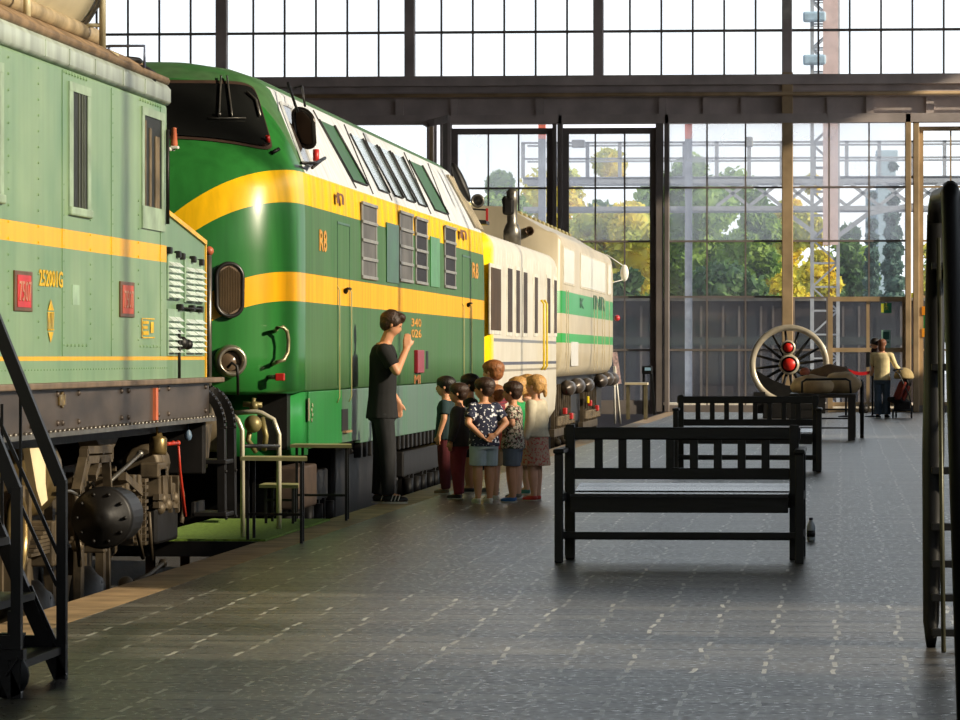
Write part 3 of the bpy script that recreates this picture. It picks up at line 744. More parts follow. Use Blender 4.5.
for x0, nm in ((141, 0), (149, 1)):
    mb = MB()
    a = p(x0, 482); b_ = p(x0, 545)
    mb.box((-4.58, a.y-.07, b_.z), (-4.50, a.y-.03, a.z)).box((-4.58, a.y+.10, b_.z), (-4.50, a.y+.14, a.z))
    z = b_.z
    while z < a.z: mb.box((-4.56, a.y-.03, z), (-4.48, a.y+.10, z+.022)); z += .045
    part('spring_stack', mb, iron, L1)
mb = MB()
for (x, y, ww, hh) in ((161, 470, .30, .10), (163, 482, .34, .20), (172, 492, .2, .12)):
    a = p(x, y); mb.box((-4.58, a.y-ww/2, a.z-hh/2), (-4.45, a.y+ww/2, a.z+hh/2), .012)
for x in (160, 168, 175): mb.bar(p(x, 476), p(x+1, 512), .045, .05)
for y in (497, 505): mb.bar(p(156, y), p(176, y), .04, .04)
mb.smooth = True
for x, y in ((161, 499), (166, 504), (173, 498), (159, 508)): mb.ball(p(x, y), .045, 8, 6)
part('valve_block', mb, iron, L1)
mb = MB().box((-4.62, p(157, 510).y, p(157, 545).z), (-4.46, p(178, 510).y, p(157, 508).z), .02); part('sand_box', mb, iron_d, L1)
mb = MB()
a = [p(178, 478), p(182, 492), p(183, 510), p(181, 524)]
for pts_, r_ in ((a, .018), ([p(131, 505), p(137, 530), p(143, 558)], .014), ([p(75, 520), p(78, 545), p(80, 566)], .014), ([p(149, 512), p(152, 560)], .012)): part('air_hose', MB().tube(pts_, r_, 8), iron, L1)
mb = MB().tube([p(133, 582, -4.4), p(150, 574, -4.4), p(163, 563, -4.4)], .014, 8); mb.smooth = True; mb.ball(p(163, 563, -4.4), .03, 8, 6); mb.ball(p(126, 584, -4.42), .05, 10, 8)
part('side_rod', mb, iron, L1)
c_ = at_y(101, 518, 24.4); mb = MB().lathe([(0, -.02), (.06, -.03), (.07, 0), (.165, 0), (.18, .02), (.18, .10), (.165, .12), (.165, .5), (0, .5)], c_, (0, 1, 0), 28)
mb.smooth = True
for q in range(10): mb.ball((c_.x+.14*math.cos(q*PI/5), c_.y, c_.z+.14*math.sin(q*PI/5)), .012, 6, 4)
part('drum_cover', mb, iron_d, L1)
# hanging brass pot, blue cloth, red lever, sunlit plate
a = p(158, 450, -4.40)
mb = MB().lathe([(.0, -.03), (.05, -.03), (.058, -.01), (.058, .07), (.05, .085), (.03, .09), (.025, .11), (0, .12)], a, (0, 0, 1), 18).tube([a + Vector((0, -.04, .10)), a + Vector((0, -.03, .22))], .008, 6)
part('sand_pot', mb, brass, L1, label='round brass pot hanging under the frame')
mb = MB().tube([p(167, 444, -4.36), p(178, 443, -4.36)], .012, 8).tube([p(178.5, 446, -4.36), p(180, 470, -4.36), p(185, 516, -4.36)], [.008, .009, .013], 8); mb.smooth = True; mb.ball(p(178, 443, -4.36), .018, 8, 6); mb.ball(p(173, 443, -4.36), .016, 8, 6)
part('brake_lever', mb, M('red lever paint', (182, 52, 32), .45, 0, .2), L1, label='long thin red lever')
mb = MB().lathe([(.004, .10), (.008, .05), (.022, .025), (.028, 0), (.02, -.025), (0, -.034)], p(188, 436, -4.4), (0, 0, 1), 12)
part('hanging_bulb', mb, M('blue grey rubber', (96, 118, 142), .5, 0, .2), L1, label='blue grey rubber bulb hanging under the frame')
mb = MB().prism([(p(26, 447, -4.42).y, p(26, 447).z), (p(42, 447, -4.42).y, p(42, 447).z), (p(42, 480, -4.42).y, p(42, 482).z), (p(37, 500).y, p(37, 500).z), (p(31, 506).y, p(31, 506).z), (p(26, 490).y, p(26, 490).z)], 'x', -4.44, -4.40)
part('lit_plate', mb, M('sunlit cream', (232, 214, 172), .45, 0, .1), L1, label='tapered plate with sunlight put into its cream colour')  # plate in the sun: the light is put into its cream colour
mb = MB().lathe([(.0, 0), (.26, .0), (.28, .03), (.28, .50), (.24, .54), (0, .55)], (p(14, 470, -4.75).x, p(8, 470, -4.75).y-.3, p(14, 472, -4.75).z), (0, 1, 0), 24); part('reservoir', mb, brass, L1)
mb = MB().lathe([(.18, 0), (.22, 0), (.22, .05), (.18, .05)], p(12, 535, -4.50), (1, 0, 0), 24, close=True); part('hand_wheel', mb, brass, L1)
# ---------------------------------------------------------------- green and yellow diesel
LOC = (XC, 34.0, ZR)
L2 = thing('diesel_locomotive', 'green diesel locomotive with two yellow bands and a white slanting upper side', 'locomotive', LOC)
YA = at_x(305, 300, XS).y; YB = at_x(484, 300, XS).y
m2 = stripes_mat('deep green paint', (42, 112, 48), (76, 112, 72), [(2.515, 2.775, (244, 190, 16)), (1.735, 1.965, (240, 172, 20))], bend=.46, side_x=XS,
                 white_above=(2.775, YA + .16, .55, (212, 216, 222)), var=0.34, dirt=.45, rough=.30, fade_y=YA + .03, flute=(2.52, 2.76, .55, YA + .2))
PROF = [(1.46, 1.00), (1.55, 1.03), (1.55, 1.30), (1.55, 1.70), (1.55, 2.10), (1.548, 2.40), (1.54, 2.62), (1.53, 2.775), (1.45, 2.96), (1.36, 3.15), (1.27, 3.34), (1.20, 3.47), (1.08, 3.57), (.85, 3.65), (.5, 3.71), (.0, 3.73)]
def prof_at(z):
    for (w0, z0), (w1, z1) in zip(PROF, PROF[1:]):
        if z <= z1: return w0 + (w1-w0)*(z-z0)/(z1-z0)
    return 0
def rake(z):
    if z < 1.8: return 0
    if z < 2.775: return .15*((z-1.8)/.975)**3
    return .15 + (z-2.775)*.92
def nose(t, w, z, end=0, off=0.0):
    n = 2/3.5; L_ = (1.15 if end == 0 else .38)*(w/1.55)
    c, s = math.cos(t), math.sin(t)
    dx = (w+off)*math.copysign(abs(c)**n, c); dy = (L_+off)*abs(s)**n
    y = (YA + rake(z) - dy) if end == 0 else (YB - rake(z) + dy)
    return Vector((XC + dx, y, z))
mb = MB(); mb.smooth = True
rings = []
for w_, z in PROF:
    r = [nose(PI*k/28, w_, z, 0) for k in range(29)]          # from the platform side round the front
    NS = 20; a = r[-1]; b_ = nose(PI, w_, z, 1)
    r += [a.lerp(b_, k/NS) for k in range(1, NS)]
    r += [nose(PI - PI*k/28, w_, z, 1) for k in range(29)]
    a = r[-1]; b_ = r[0]; r += [a.lerp(b_, k/NS) for k in range(1, NS)]
    rings.append(r)
mb.loft(rings)
part('car_body', mb, m2, L2)
# skirt under the side and rounded apron at the corner
m2k = stripes_mat('skirt green paint', (42, 128, 62), (84, 112, 92), [], var=.34, dirt=.4, fade_y=YA + 2.6, rough=.35)
mb = MB(); mb.box((XS-.07, YA+.3, .55), (XS-.005, YA+4.1, 1.01), .006); mb.box((XS-.07, YA+4.1, .52), (XS-.012, YB-.5, 1.01), .006)
ap = [(XS-.02 - .62*(1-math.cos(PI/2*k/8)), YA+.35 - .62*math.sin(PI/2*k/8)) for k in range(9)]
mb.smooth = True
mb.loft([[(x, y, 1.01) for x, y in ap] + [(x-.05, y+.06, 1.01) for x, y in ap[::-1]], [(x, y, .5) for x, y in ap] + [(x-.05, y+.06, .5) for x, y in ap[::-1]]])
mb.smooth = False
part('skirt', mb, m2k, L2)
def nose_patch(mb, z0, z1, t0, t1, off, round_=.18, n=14, end=0, lo=None, k=4.0):
    """rounded patch on the nose between two heights and two outline angles"""
    o = len(mb.v); N = n
    pts = []
    for j in range(N+1):
        v = -1 + 2*j/N; row = []
        for i in range(N+1):
            u = -1 + 2*i/N
            # squircle mapping keeps the corners round
            r = (abs(u)**k + abs(v)**k)**(1/k); mxx = max(abs(u), abs(v)); s = mxx/r if r > 1e-6 else 1
            uu, vv = u*s, v*s
            z = (z0+z1)/2 + vv*(z1-z0)/2
            if lo: z += lo((uu+1)/2)*(1-(vv+1)/2)
            t = (t0+t1)/2 + uu*(t1-t0)/2
            mb.v.append(tuple(nose(t, prof_at(z), z, end, off)))
    for j in range(N):
        for i in range(N): mb.face((o+j*(N+1)+i, o+j*(N+1)+i+1, o+(j+1)*(N+1)+i+1, o+(j+1)*(N+1)+i))
mb = MB(); mb.smooth = True
nose_patch(mb, 2.93, 3.49, .56, PI-.56, .030, n=36, lo=lambda u: .12*math.sin(PI*u), k=9)
ws = part('windscreen', mb, glass_d, L2)
mb = MB(); mb.smooth = True
nose_patch(mb, 2.90, 3.52, .52, PI-.52, .012, n=36, lo=lambda u: .12*math.sin(PI*u), k=9)
part('windscreen_seal', mb, M('brown rubber seal', (66, 48, 38), .6), L2)
def nosept(px, py, off=.0, guess=33.6):
    """point of the photograph on the front of the nose"""
    best = None
    for k in range(0, 90):
        t = .02 + (PI-.04)*k/90
        lo_, hi_ = 1.0, 3.7
        for z in [1.0 + 2.7*q/60 for q in range(61)]:
            p_ = nose(t, prof_at(z), z, 0, off); d = p_ - Vector((0, 0, CAMZ)); r = ray(px, py)
            q_ = Vector((0, 0, CAMZ)) + r * (d.y / r.y); e = (q_ - p_).length
            if best is None or e < best[0]: best = (e, t, z)
    st, sz = .035, .045
    for _ in range(7):
        for t in (best[1]-st, best[1], best[1]+st):
            for z in (best[2]-sz, best[2], best[2]+sz):
                p_ = nose(t, prof_at(z), z, 0, off); r = ray(px, py); q_ = Vector((0, 0, CAMZ)) + r * (p_.y / r.y); e = (q_ - p_).length
                if e < best[0]: best = (e, t, z)
        st *= .6; sz *= .6
    return nose(best[1], prof_at(best[2]), best[2], 0, off)
mb = MB()
for x0, x1 in ((221, 219), (227, 232)): mb.tube([nosept(x0+(x1-x0)*q, 76+40*q, .05) for q in (0, .25, .5, .75, 1)], .008, 6)
mb.tube([nosept(x, 118, .05) for x in (208, 220, 232, 246)], .006, 6); mb.smooth = True; mb.ball(nosept(219, 114, .06), .018, 8, 6)
part('wiper', mb, iron_g, L2)
mb = MB().tube([nosept(247, 92, .05), nosept(256, 100, .05), nosept(260, 116, .05)], .012, 6); part('windscreen_bar', mb, iron_g, L2)
pz = nosept(268, 142, .03); mb = MB().tube([pz, pz + Vector((0, -.02, .05))], .018, 8); o = part('lamp_or_glint', mb, redp, L2)  # red stub stands for a small reflection here, no lamp
mb = MB().tube([nosept(272, 153, .02), nosept(279, 149, .06)], .016, 8); part('horn', mb, iron_d, L2)
# oval grille, round lamp, handrail and socket on the nose
def nose_frame(px, py):
    p0 = nosept(px, py); e = nosept(px+4, py); f = nosept(px, py-6); ux = (e-p0).normalized(); uz = Vector((0, 0, 1)); n_ = uz.cross(ux).normalized()
    n_ = ux.cross(uz).normalized()
    if n_.y > 0: n_ = -n_
    return p0, ux, uz, n_
p0, ux, uz, n_ = nose_frame(228.5, 290)
def oval(rx, rz, n=28):                                                # stadium outline
    pts = []
    for k in range(n):
        t = 2*PI*k/n; c, s = math.cos(t), math.sin(t)
        pts.append((rx*c, s*rx + math.copysign(rz-rx, s)))
    return pts
def ovalring(mb, rx, rz, r):
    pts = [p0 + ux*a + uz*b_ + n_*.03 for a, b_ in oval(rx, rz)]; mb.tube(pts + [pts[0]], r, 8, caps=False)
mb = MB(); mb.smooth = True; ovalring(mb, .105, .205, .018); o = part('oval_grille', mb, M('black grille rim', (40, 38, 36), .35), L2)
mb = MB(); mb.add([p0 + ux*a + uz*b_ + n_*.035 for a, b_ in oval(.095, .195)], [tuple(range(28))]); part('grille_back', mb, M('brown grille slats', (118, 98, 78), .5, 0, .2), o)
mb = MB()
for k in range(-6, 7): mb.bar(p0 + ux*k*.013 + n_*.04 - uz*(.185 - abs(k)*.008), p0 + ux*k*.013 + n_*.04 + uz*(.185 - abs(k)*.008), .005, .008)
part('grille_slats', mb, M('bronze slats', (140, 118, 90), .4, .3), o)
p1, ux1, uz1, n1_ = nose_frame(229, 361)
mb = MB().lathe([(.10, 0), (.125, .01), (.13, .05), (.12, .10), (.10, .12), (.085, .10), (.08, .04), (0, .02)], p1, n1_, 26); part('buffer_lamp', mb, M('brushed steel lamp rim', (176, 168, 150), .28, .75, .2), L2)
mb = MB().lathe([(.0, 0), (.08, .0), (.07, .02), (0, .03)], p1 + n1_*.05, n1_, 20); part('lamp_lens', mb, M('brown lens', (110, 92, 74), .25), L2)
mb = MB().tube([nosept(227, 368, .16), nosept(232, 363, .17), nosept(237, 366, .17), nosept(238, 378, .17), nosept(238, 395, .14)], .012, 8); part('jumper_cable', mb, iron_d, L2)
hp = [(275, 331, .0), (277, 328, .09), (283, 327, .10), (287, 331, .10), (288.5, 340, .10), (288, 352, .10), (284, 360, .10), (277, 362, .10), (273, 364, .0)]
mb = MB(); mb.smooth = True; mb.tube([nosept(x, y, o_) for x, y, o_ in hp], .016, 8); part('handrail', mb, M('dull steel rail', (150, 142, 110), .35, .5), L2)
p2, ux2, uz2, n2_ = nose_frame(268, 377)
mb = MB().lathe([(.018, 0), (.018, .10)], p2, n2_, 8); o = part('socket_stub', mb, iron_g, L2)
q = p2 + n2_*.13; mb = MB().box((q.x-.03, q.y-.03, q.z-.028), (q.x+.04, q.y+.03, q.z+.03), .006); part('socket_cap', mb, redp, o)

# slanting white upper side: windows and panels
def up_pt(y, s, off=0.0):
    """point on the slanting band: s = 0 at the belt, 1 at the roof edge"""
    z = 2.775 + s*(3.47-2.775); w_ = prof_at(z)
    return Vector((XC + w_ + off*.9, y, z + off*.42))
def upquad(px_b, px_t):                           # pixel x of the lower and upper end -> y on the slanted plane
    return at_x(px_b, 200, XC+1.5).y, at_x(px_t, 120, XC+1.3).y
def up_panel(yb0, yb1, s0, s1, lean, mat_, nm, off=.012, parent=L2, frame=None):
    y00, y01 = yb0, yb1
    a, b_, c, d = up_pt(yb0, s0, off), up_pt(yb1, s0, off), up_pt(yb1-lean, s1, off), up_pt(yb0-lean, s1, off)
    n = Vector((.9, 0, .42)) * -.02
    mb = MB().add([a, b_, c, d, a+n, b_+n, c+n, d+n], [(0, 1, 2, 3), (7, 6, 5, 4), (0, 4, 5, 1), (1, 5, 6, 2), (2, 6, 7, 3), (3, 7, 4, 0)])
    return part(nm, mb, mat_, parent)
dark_l = M('dark shut line', (34, 34, 36), .6)
ups = [  # bottom px left/right, top px left/right, kind
    (352, 366, 318, 333, 'green'), (378, 388, 349, 361, 'glass'), (394, 402, 364, 375, 'glass'), (406, 414, 378, 388, 'glass'), (418, 426, 391, 401, 'glass'), (434, 447, 408, 421, 'green')]
glass_b = M('pale blue grey window', (150, 166, 172), 0.12, 0, 0.15, 2)
green_p = M('green side panel', (44, 92, 46), 0.5, 0, 0.2, 5)
def ysol(px, py, s):
    z = 2.775 + s*(3.47-2.775); return at_x(px, py, XC + prof_at(z)).y
for (b0, b1, t0, t1, kd) in ups:
    s0, s1 = .12, .86
    yb0, yb1 = ysol(b0, 200, s0), ysol(b1, 200, s0); yt0, yt1 = ysol(t0, 140, s1), ysol(t1, 140, s1)
    a, b_, c, d = up_pt(yb0, s0, .010), up_pt(yb1, s0, .010), up_pt(yt1, s1, .010), up_pt(yt0, s1, .010); n = Vector((.9, 0, .42)) * -.015
    mt = green_p if kd == 'green' else glass_b
    o = part('side_panel' if kd == 'green' else 'side_window', MB().add([a, b_, c, d, a+n, b_+n, c+n, d+n], [(0, 1, 2, 3), (7, 6, 5, 4), (0, 4, 5, 1), (1, 5, 6, 2), (2, 6, 7, 3), (3, 7, 4, 0)]), mt, L2)
    mb = MB()
    for p_, q_ in ((b_, c), (a, b_), (a, d)): mb.tube([p_ + Vector((.004, 0, .002)), q_ + Vector((.004, 0, .002))], .007 if (p_, q_) != (b_, c) else .016, 6)
    part('window_seal', mb, dark_l, o)
mb = MB()
for pb, pt in ((372, 343), (355, 312), (449, 427), (391, 362), (430, 403)):
    a = up_pt(ysol(pb, 210, .02), .02, .012); b_ = up_pt(ysol(pt, 110, .97), .97, .012); part('panel_joint', MB().tube([a, b_], .006, 6), dark_l, L2)
# cab side window near the nose and the long mirror
a = up_pt(ysol(301, 165, .12), .12, .012); b_ = up_pt(ysol(311, 168, .12), .12, .012); c = up_pt(ysol(290, 96, .85), .85, .012); d = up_pt(ysol(279, 93, .85), .85, .012)
o = part('cab_side_window', MB().add([a, b_, c, d], [(0, 1, 2, 3)]), M('brown tinted glass', (86, 76, 72), .12, 0, .2, 2), L2)
mb = MB()
for p_, q_ in ((a, b_), (b_, c), (c, d), (d, a)): mb.bar(p_, q_, .02, .02)
part('window_seal', mb, M('pale window rim', (200, 204, 206), .4), o)
def mirror(pxc, pyc, tilt, rim, Yoff):
    c = at_x(pxc, pyc, XS - .06)
    u = Vector((0, .0, 1)); l = Vector((0, 1, 0)); u = (Vector((-.30, 0, 1)) + l*tilt).normalized()
    s_ = Vector((.25, -.9, 0)).normalized()
    mb = MB(); pts = []
    for a_, b__ in oval(.075, .19): pts.append(c + s_.cross(u).normalized()*a_*1.0 + u*b__)
    e = (pts[0]-pts[14]).length
    mb.smooth = True; mb.tube(pts + [pts[0]], .02, 8, caps=False); mb.smooth = False; mb.add(pts, [tuple(range(len(pts)))])
    return mb
mb = MB(); mb.smooth = True
c = at_x(304, 128, XS-.10); cx = [c + Vector((math.cos(t)*.085 + math.sin(t)*.0, 0, 0)) for t in (0,)]
pts = []
for k in range(28):
    t = 2*PI*k/28; a_ = .085*math.cos(t); b_ = .085*math.sin(t) + math.copysign(.09, math.sin(t)); th = -.38
    pts.append(c + Vector((a_*math.cos(th) - b_*math.sin(th)*-1*-1, -.35*a_, a_*math.sin(th)*-1*-1 + b_*math.cos(th))))
pts = [c + Vector((-(p_.z-c.z)*.42 + (p_.x-c.x)*.9, p_.y-c.y, (p_.z-c.z)*.93)) for p_ in pts]
mb.tube(pts + [pts[0]], .02, 8, caps=False)
o = part('side_mirror', mb, M('black chrome rim', (52, 48, 44), .25, .6), L2)
mb = MB().add(pts, [tuple(range(28))]); part('mirror_glass', mb, M('brown mirror glass', (70, 58, 46), .15, .6), o)
mb = MB().tube([at_x(288, 83, XS-.25), at_x(295, 104, XS-.12), at_x(298, 112, XS-.1)], .012, 6).tube([at_x(294, 88, XS-.25), at_x(302, 86, XS-.2), at_x(305, 106, XS-.1)], .010, 6).tube([at_x(301, 163, XS-.0), at_x(316, 163, XS+.06), at_x(325, 158, XS+.0)], .014, 6).tube([at_x(312, 168, XS+.02), at_x(322, 160, XS+.05)], .012, 6)
part('mirror_bracket', mb, iron_d, o)
c = at_x(316, 155, XS-.0); mb = MB().lathe([(.022, -.05), (.026, -.045), (.026, .045), (.0, .05)], c, (0, 0, 1), 10); part('marker_lamp', mb, redp, L2)
mb = MB()
for k, (b0, t0) in enumerate(((456, 432), (460, 436.5), (464, 441), (468, 446))):
    mb.bar(up_pt(YB - .95 + k*.28, .05, .015), up_pt(YB - 1.6 + k*.26, .9, .015), .05, .02)
part('rear_grille', mb, M('beige slat', (176, 164, 140), .4), L2)
# rear mirror and rear headlamp on its frame
mb = MB(); mb.smooth = True; c = at_x(461, 182, XS-.05); mb.ball(c, .2, 12, 8, (.30, .45, 1.15)); mb.v = [(v[0] - (v[2]-c.z)*.42, v[1], v[2]) for v in mb.v]
part('side_mirror', mb, iron_d, L2)
yH = YB + .55
pc = at_y(478, 201, yH); mb = MB().lathe([(.0, .02), (.055, .03), (.065, -.02), (.075, -.03), (.08, .0), (.075, .08), (.05, .13), (0, .14)], pc, (0, -1, 0), 20, )
o = part('headlamp', MB().lathe([(0, -.02), (.05, -.03), (.055, -.07), (.078, -.08), (.085, -.05), (.07, .05), (.04, .10), (0, .11)], pc, (0, 1, 0), 20), iron_g, L2)
mb = MB()
pts = [at_y(x, y, yH) for x, y in ((470.5, 220), (470.5, 209), (487, 210), (487, 221))]
mb.bar(pts[0], pts[1], .02); mb.bar(pts[1], pts[2], .02); mb.bar(pts[0], pts[3], .018); 
mb.box((pts[0].x-.02, YB+.2, pts[0].z-.06), (pts[3].x+.02, yH+.1, pts[0].z-.02))
part('lamp_frame', mb, iron_d, o); part('lamp_post', MB().bar(pts[3] + Vector((0, 0, -.05)), pts[2] + Vector((0, 0, .02)), .028), redp, o)

# side: louvre windows, doors, fluting, fittings
flm = M('grey louvre frame', (150, 148, 142), 0.4, 0.2, 0.2, 6)
for (a, b_, pt, pb, ncol) in ((361, 376, 202.5, 279, 1), (399, 412, 211.5, 282, 1), (415, 426.5, 217.5, 284, 1), (444, 455, 226, 288, 1)):
    y0, y1 = at_x(a, 250, XS).y, at_x(b_, 250, XS).y; z1 = at_x(a, pt, XS).z; z0 = at_x(b_, pb, XS).z - .0
    mb = MB().box((XS, y0, z0), (XS+.012, y0+.08, z1)).box((XS, y1-.08, z0), (XS+.012, y1, z1))
    for k in range(5):
        z = z0 + (z1-z0)*k/4; mb.box((XS, y0, z-.016), (XS+.022, y1, z+.014), .003)
    o = part('louvre_window', mb, flm, L2)
    part('pane', MB().box((XS-.002, y0+.08, z0), (XS+.006, y1-.08, z1)), M('smoky pane', (100, 98, 96), .5, 0, .3, 3, spec=.2) if a < 414 else M('black pane', (34, 28, 26), .5, 0, .3, 3, spec=.2), o)
dk = M('dark green door', (34, 88, 46), 0.35, 0, .3, 6)
for (a, b_, pt, pb, mt) in ((386, 398, 222, 284, dk), (430, 439, 236, 288, M('bright green panel', (66, 140, 74), .35, 0, .25, 6))):
    y0, y1 = at_x(a, 250, XS).y, at_x(b_, 250, XS).y; z1 = at_x(a, pt, XS).z; z0 = at_x(b_, pb, XS).z
    part('side_hatch', MB().box((XS, y0, z0), (XS+.010, y1, z1), .003), mt, L2)
for (a, b_, pt, pb) in ((337, 349, 240, 438), (462, 470, 275, 395)):
    ya, yb = at_x(a, 300, XS).y, at_x(b_, 300, XS).y
    mb = MB()
    for yq in (ya, yb): part('grab_rail', MB().tube([(XS+.0, yq, 1.9), (XS+.022, yq, 1.86), (XS+.022, yq, .95), (XS, yq, .9)], .006, 6), M('pale yellow rail', (170, 164, 110), .4), L2)
    mb = MB().box((XS, ya+.02, 1.05), (XS+.003, ya+.035, 2.45)).box((XS, yb+.04, 1.05), (XS+.003, yb+.055, 2.45)).box((XS, ya+.02, 2.43), (XS+.003, yb+.05, 2.45))
    part('door_outline', mb, dk, L2)
    p = at_x((a+b_)/2 + 1, 291 if a < 400 else 305, XS); mb = MB().lathe([(.02, 0), (.03, .02), (.0, .04)], p, (1, 0, 0), 10).tube([p + Vector((.04, -.08, .02)), p + Vector((.05, .07, .02))], .012, 6); part('door_handle', mb, iron_d, L2)
y0, y1 = at_x(414, 350, XS).y, at_x(420.5, 350, XS).y
o = part('reflector_box', MB().box((XS, y0, at_x(414, 373, XS).z), (XS+.04, y1, at_x(414, 350, XS).z), .006), M('crimson box', (150, 30, 46), .35), L2)
mb = MB().box((XS, at_x(425.8, 350, XS).y, at_x(426, 369, XS).z), (XS+.004, at_x(428, 350, XS).y, at_x(426, 351, XS).z)); part('vent_slot', mb, dark_l, L2)
mb = MB().box((XS+.004-.02, at_x(342, 424, XS).y, at_x(345, 431, XS).z), (XS+.006-.005, at_x(348, 424, XS).y, at_x(345, 409, XS).z)); part('step_hole', mb, dark_l, L2)
mb = MB().box((XS-.004, at_x(343, 432, XS).y, at_x(345, 432.6, XS).z), (XS+.03, at_x(349, 424, XS).y, at_x(345, 430.5, XS).z)); part('step_tread', mb, M('tan tread', (150, 120, 90), .6), L2)
mb = MB()
for k in range(4):
    z = at_x(313, 420, XS).z + .04*k; mb.lathe([(.006, 0), (.018, 0), (.018, .01), (.006, .01)], (XS-.004, at_x(311.5, 400, XS).y + .05*(k % 2), z), (1, 0, 0), 8, close=True)
mb.box((XS-.006, at_x(308.8, 400, XS).y, at_x(310, 421, XS).z), (XS-.002, at_x(310, 400, XS).y, at_x(310, 398, XS).z))
part('stencil_marks', mb, M('pale and black marks', (150, 150, 120), .5, 0, .5, 20), L2)
og = M('faded orange lettering', (214, 150, 50), 0.5, 0, 0.3, 12)
letters('n', 336.5, 343.5, 192, 203, XS+.015, M('brown lettering', (120, 70, 30), .5), L2)
letters('n', 460, 466.5, 229, 238, XS+.015, M('brown lettering', (120, 70, 30), .5), L2)
letters('R8', 319, 326.5, 229, 251, XS, og, L2); letters('R8', 472, 478, 262, 278, XS, og, L2)
letters('340', 411, 421, 318, 326.5, XS, og, L2); letters('026', 411, 421, 329, 337.5, XS, og, L2); letters('MI', 414, 420, 375, 384, XS, M('dull orange lettering', (176, 110, 50), .5), L2)
# underside: bogies, tanks, pipe run
mb = MB().box((XC-1.4, YA-.2, .55), (XS-.12, YB-.4, 1.02)).box((XC-1.3, YA+5, -.55), (XS-.35, YA+10.5, .6), .04)
part('main_frame', mb, iron_d, L2)
for c_ in (YA+2.6, YA+13.6):
    mb = MB()
    for dy in (-1.5, 0, 1.5):
        wheel(mb, c_+dy, -5.075, .48); mb.lathe([(.14, 0), (.16, .02), (.16, .14), (.10, .18), (0, .19)], (-4.72, c_+dy, ZR+.48), (1, 0, 0), 16)
    part('wheel_set', mb, iron_d, L2)
    mb = MB().box((-4.80, c_-2.1, .0), (-4.68, c_+2.1, .28), .02)
    for dy in (-1.5, 0, 1.5):
        for s in (-1, 1): mb.box((-4.78, c_+dy+s*.22-.04, -.6), (-4.66, c_+dy+s*.22+.04, .02)); mb.lathe([(.06, 0), (.06, .26)], (-4.66, c_+dy+s*.42, -.27), (0, 0, 1), 10)
    part('bogie_frame', mb, iron_d, L2)
mb = MB()
for k in range(26): yy = YA + 4.3 + k*.42; mb.box((XS-.10, yy, .38), (XS-.03, yy+.12, .56), .01)
mb.tube([(XS-.12, YA+4.2, .44), (XS-.12, YB-.8, .44)], .025, 6)
part('lower_vents', mb, iron_d, L2)
# nose underside clutter, coupler and pipes
mb = MB().box((XC-.9, YA-.95, .55), (XC+1.0, YA-.6, 1.0), .02)
mb.lathe([(.0, 0), (.19, 0), (.20, .03), (.08, .05), (.07, .3), (0, .3)], (XC+.86, YA-1.25, .80), (0, 1, 0), 18)
part('buffer_beam', mb, iron, L2)
mb = MB().tube([at_y(243, 404, YA-1.1), at_y(262, 405, YA-1.1)], .022, 8).tube([at_y(254, 398, YA-1.1), at_y(252, 412, YA-1.1)], .016, 6).tube([at_y(252, 420, YA-1), at_y(248, 440, YA-1.05), at_y(256, 452, YA-1)], .022, 8).tube([at_y(262, 418, YA-1), at_y(266, 436, YA-1.05), at_y(264, 450, YA-1)], .022, 8)
mb.smooth = True; mb.ball(at_y(254, 406, YA-1.1), .04, 8, 6); mb.ball(at_y(253, 424, YA-1.05), .07, 10, 8)
part('brake_hoses', mb, M('dull yellowish brass', (140, 128, 84), .45, .4, .3), L2)
mb = MB().box((XS-.3, YA+.4, .05), (XS-.10, YA+1.6, .40), .02).lathe([(.05, 0), (.06, .3)], (XS-.2, YA+.5, -.1), (0, 1, 0), 10)
part('sand_gear', mb, M('brown casting', (70, 56, 46), .6, .1, .3, 8), L2)

# ---------------------------------------------------------------- low white railcar with the yellow end
LOC = (XC, 52.0, ZR)
L3 = thing('railcar', 'low white ribbed railcar with a yellow end, behind the yellow banded locomotive', 'railcar', LOC)
Y3 = at_x(487, 300, XS).y + .3; Y3e = at_x(557.5, 300, XS).y
def body_section(top, sh, r, bot, x=XS):
    hw = x - XC; pts = [(hw-.12, bot), (hw-.02, bot+.15), (hw, bot+.4), (hw, sh)]
    for k in range(1, 7): a = PI/2*k/6; pts.append((hw - r*(1-math.cos(a)), sh + r*math.sin(a)))
    pts += [(hw*.45, top-.02), (0, top)]
    return pts + [(-x_, z) for x_, z in pts[::-1][1:]]
def body(name_sec, y0, y1, rfront, mat_, parent, rend=.3):
    mb = MB(); mb.smooth = True; rings = []
    for y, k in [(y0, 1-rfront*.55), (y0+rfront*.15, 1-rfront*.25), (y0+rfront*.45, 1-rfront*.08), (y0+rfront, 1)] + [(y0+rfront + (y1-y0-rfront-rend)*q/6, 1) for q in range(1, 7)] + [(y1-rend*.3, 1-rend*.06), (y1, 1-rend*.25)]:
        zc = 1.6; rings.append([(XC + x*k, y, zc + (z-zc)*(1-(1-k)*.8)) for x, z in name_sec])
    mb.loft(rings); return mb
m3 = stripes_mat('white ribbed paint', (222, 216, 200), (206, 198, 178), [(1.185, 1.225, (70, 72, 88)), (1.10, 1.13, (150, 140, 120)), (1.48, 1.52, (120, 122, 126))], var=.1, dirt=.25, rough=.35)
sec3 = body_section(2.98, 2.62, .22, .35)
part('car_body', body(sec3, Y3, Y3e, .35, m3, L3), m3, L3)
ymat = M('bright yellow paint', (246, 214, 20), .3, 0, .06, 3)
mb = MB(); mb.smooth = True; rings = []
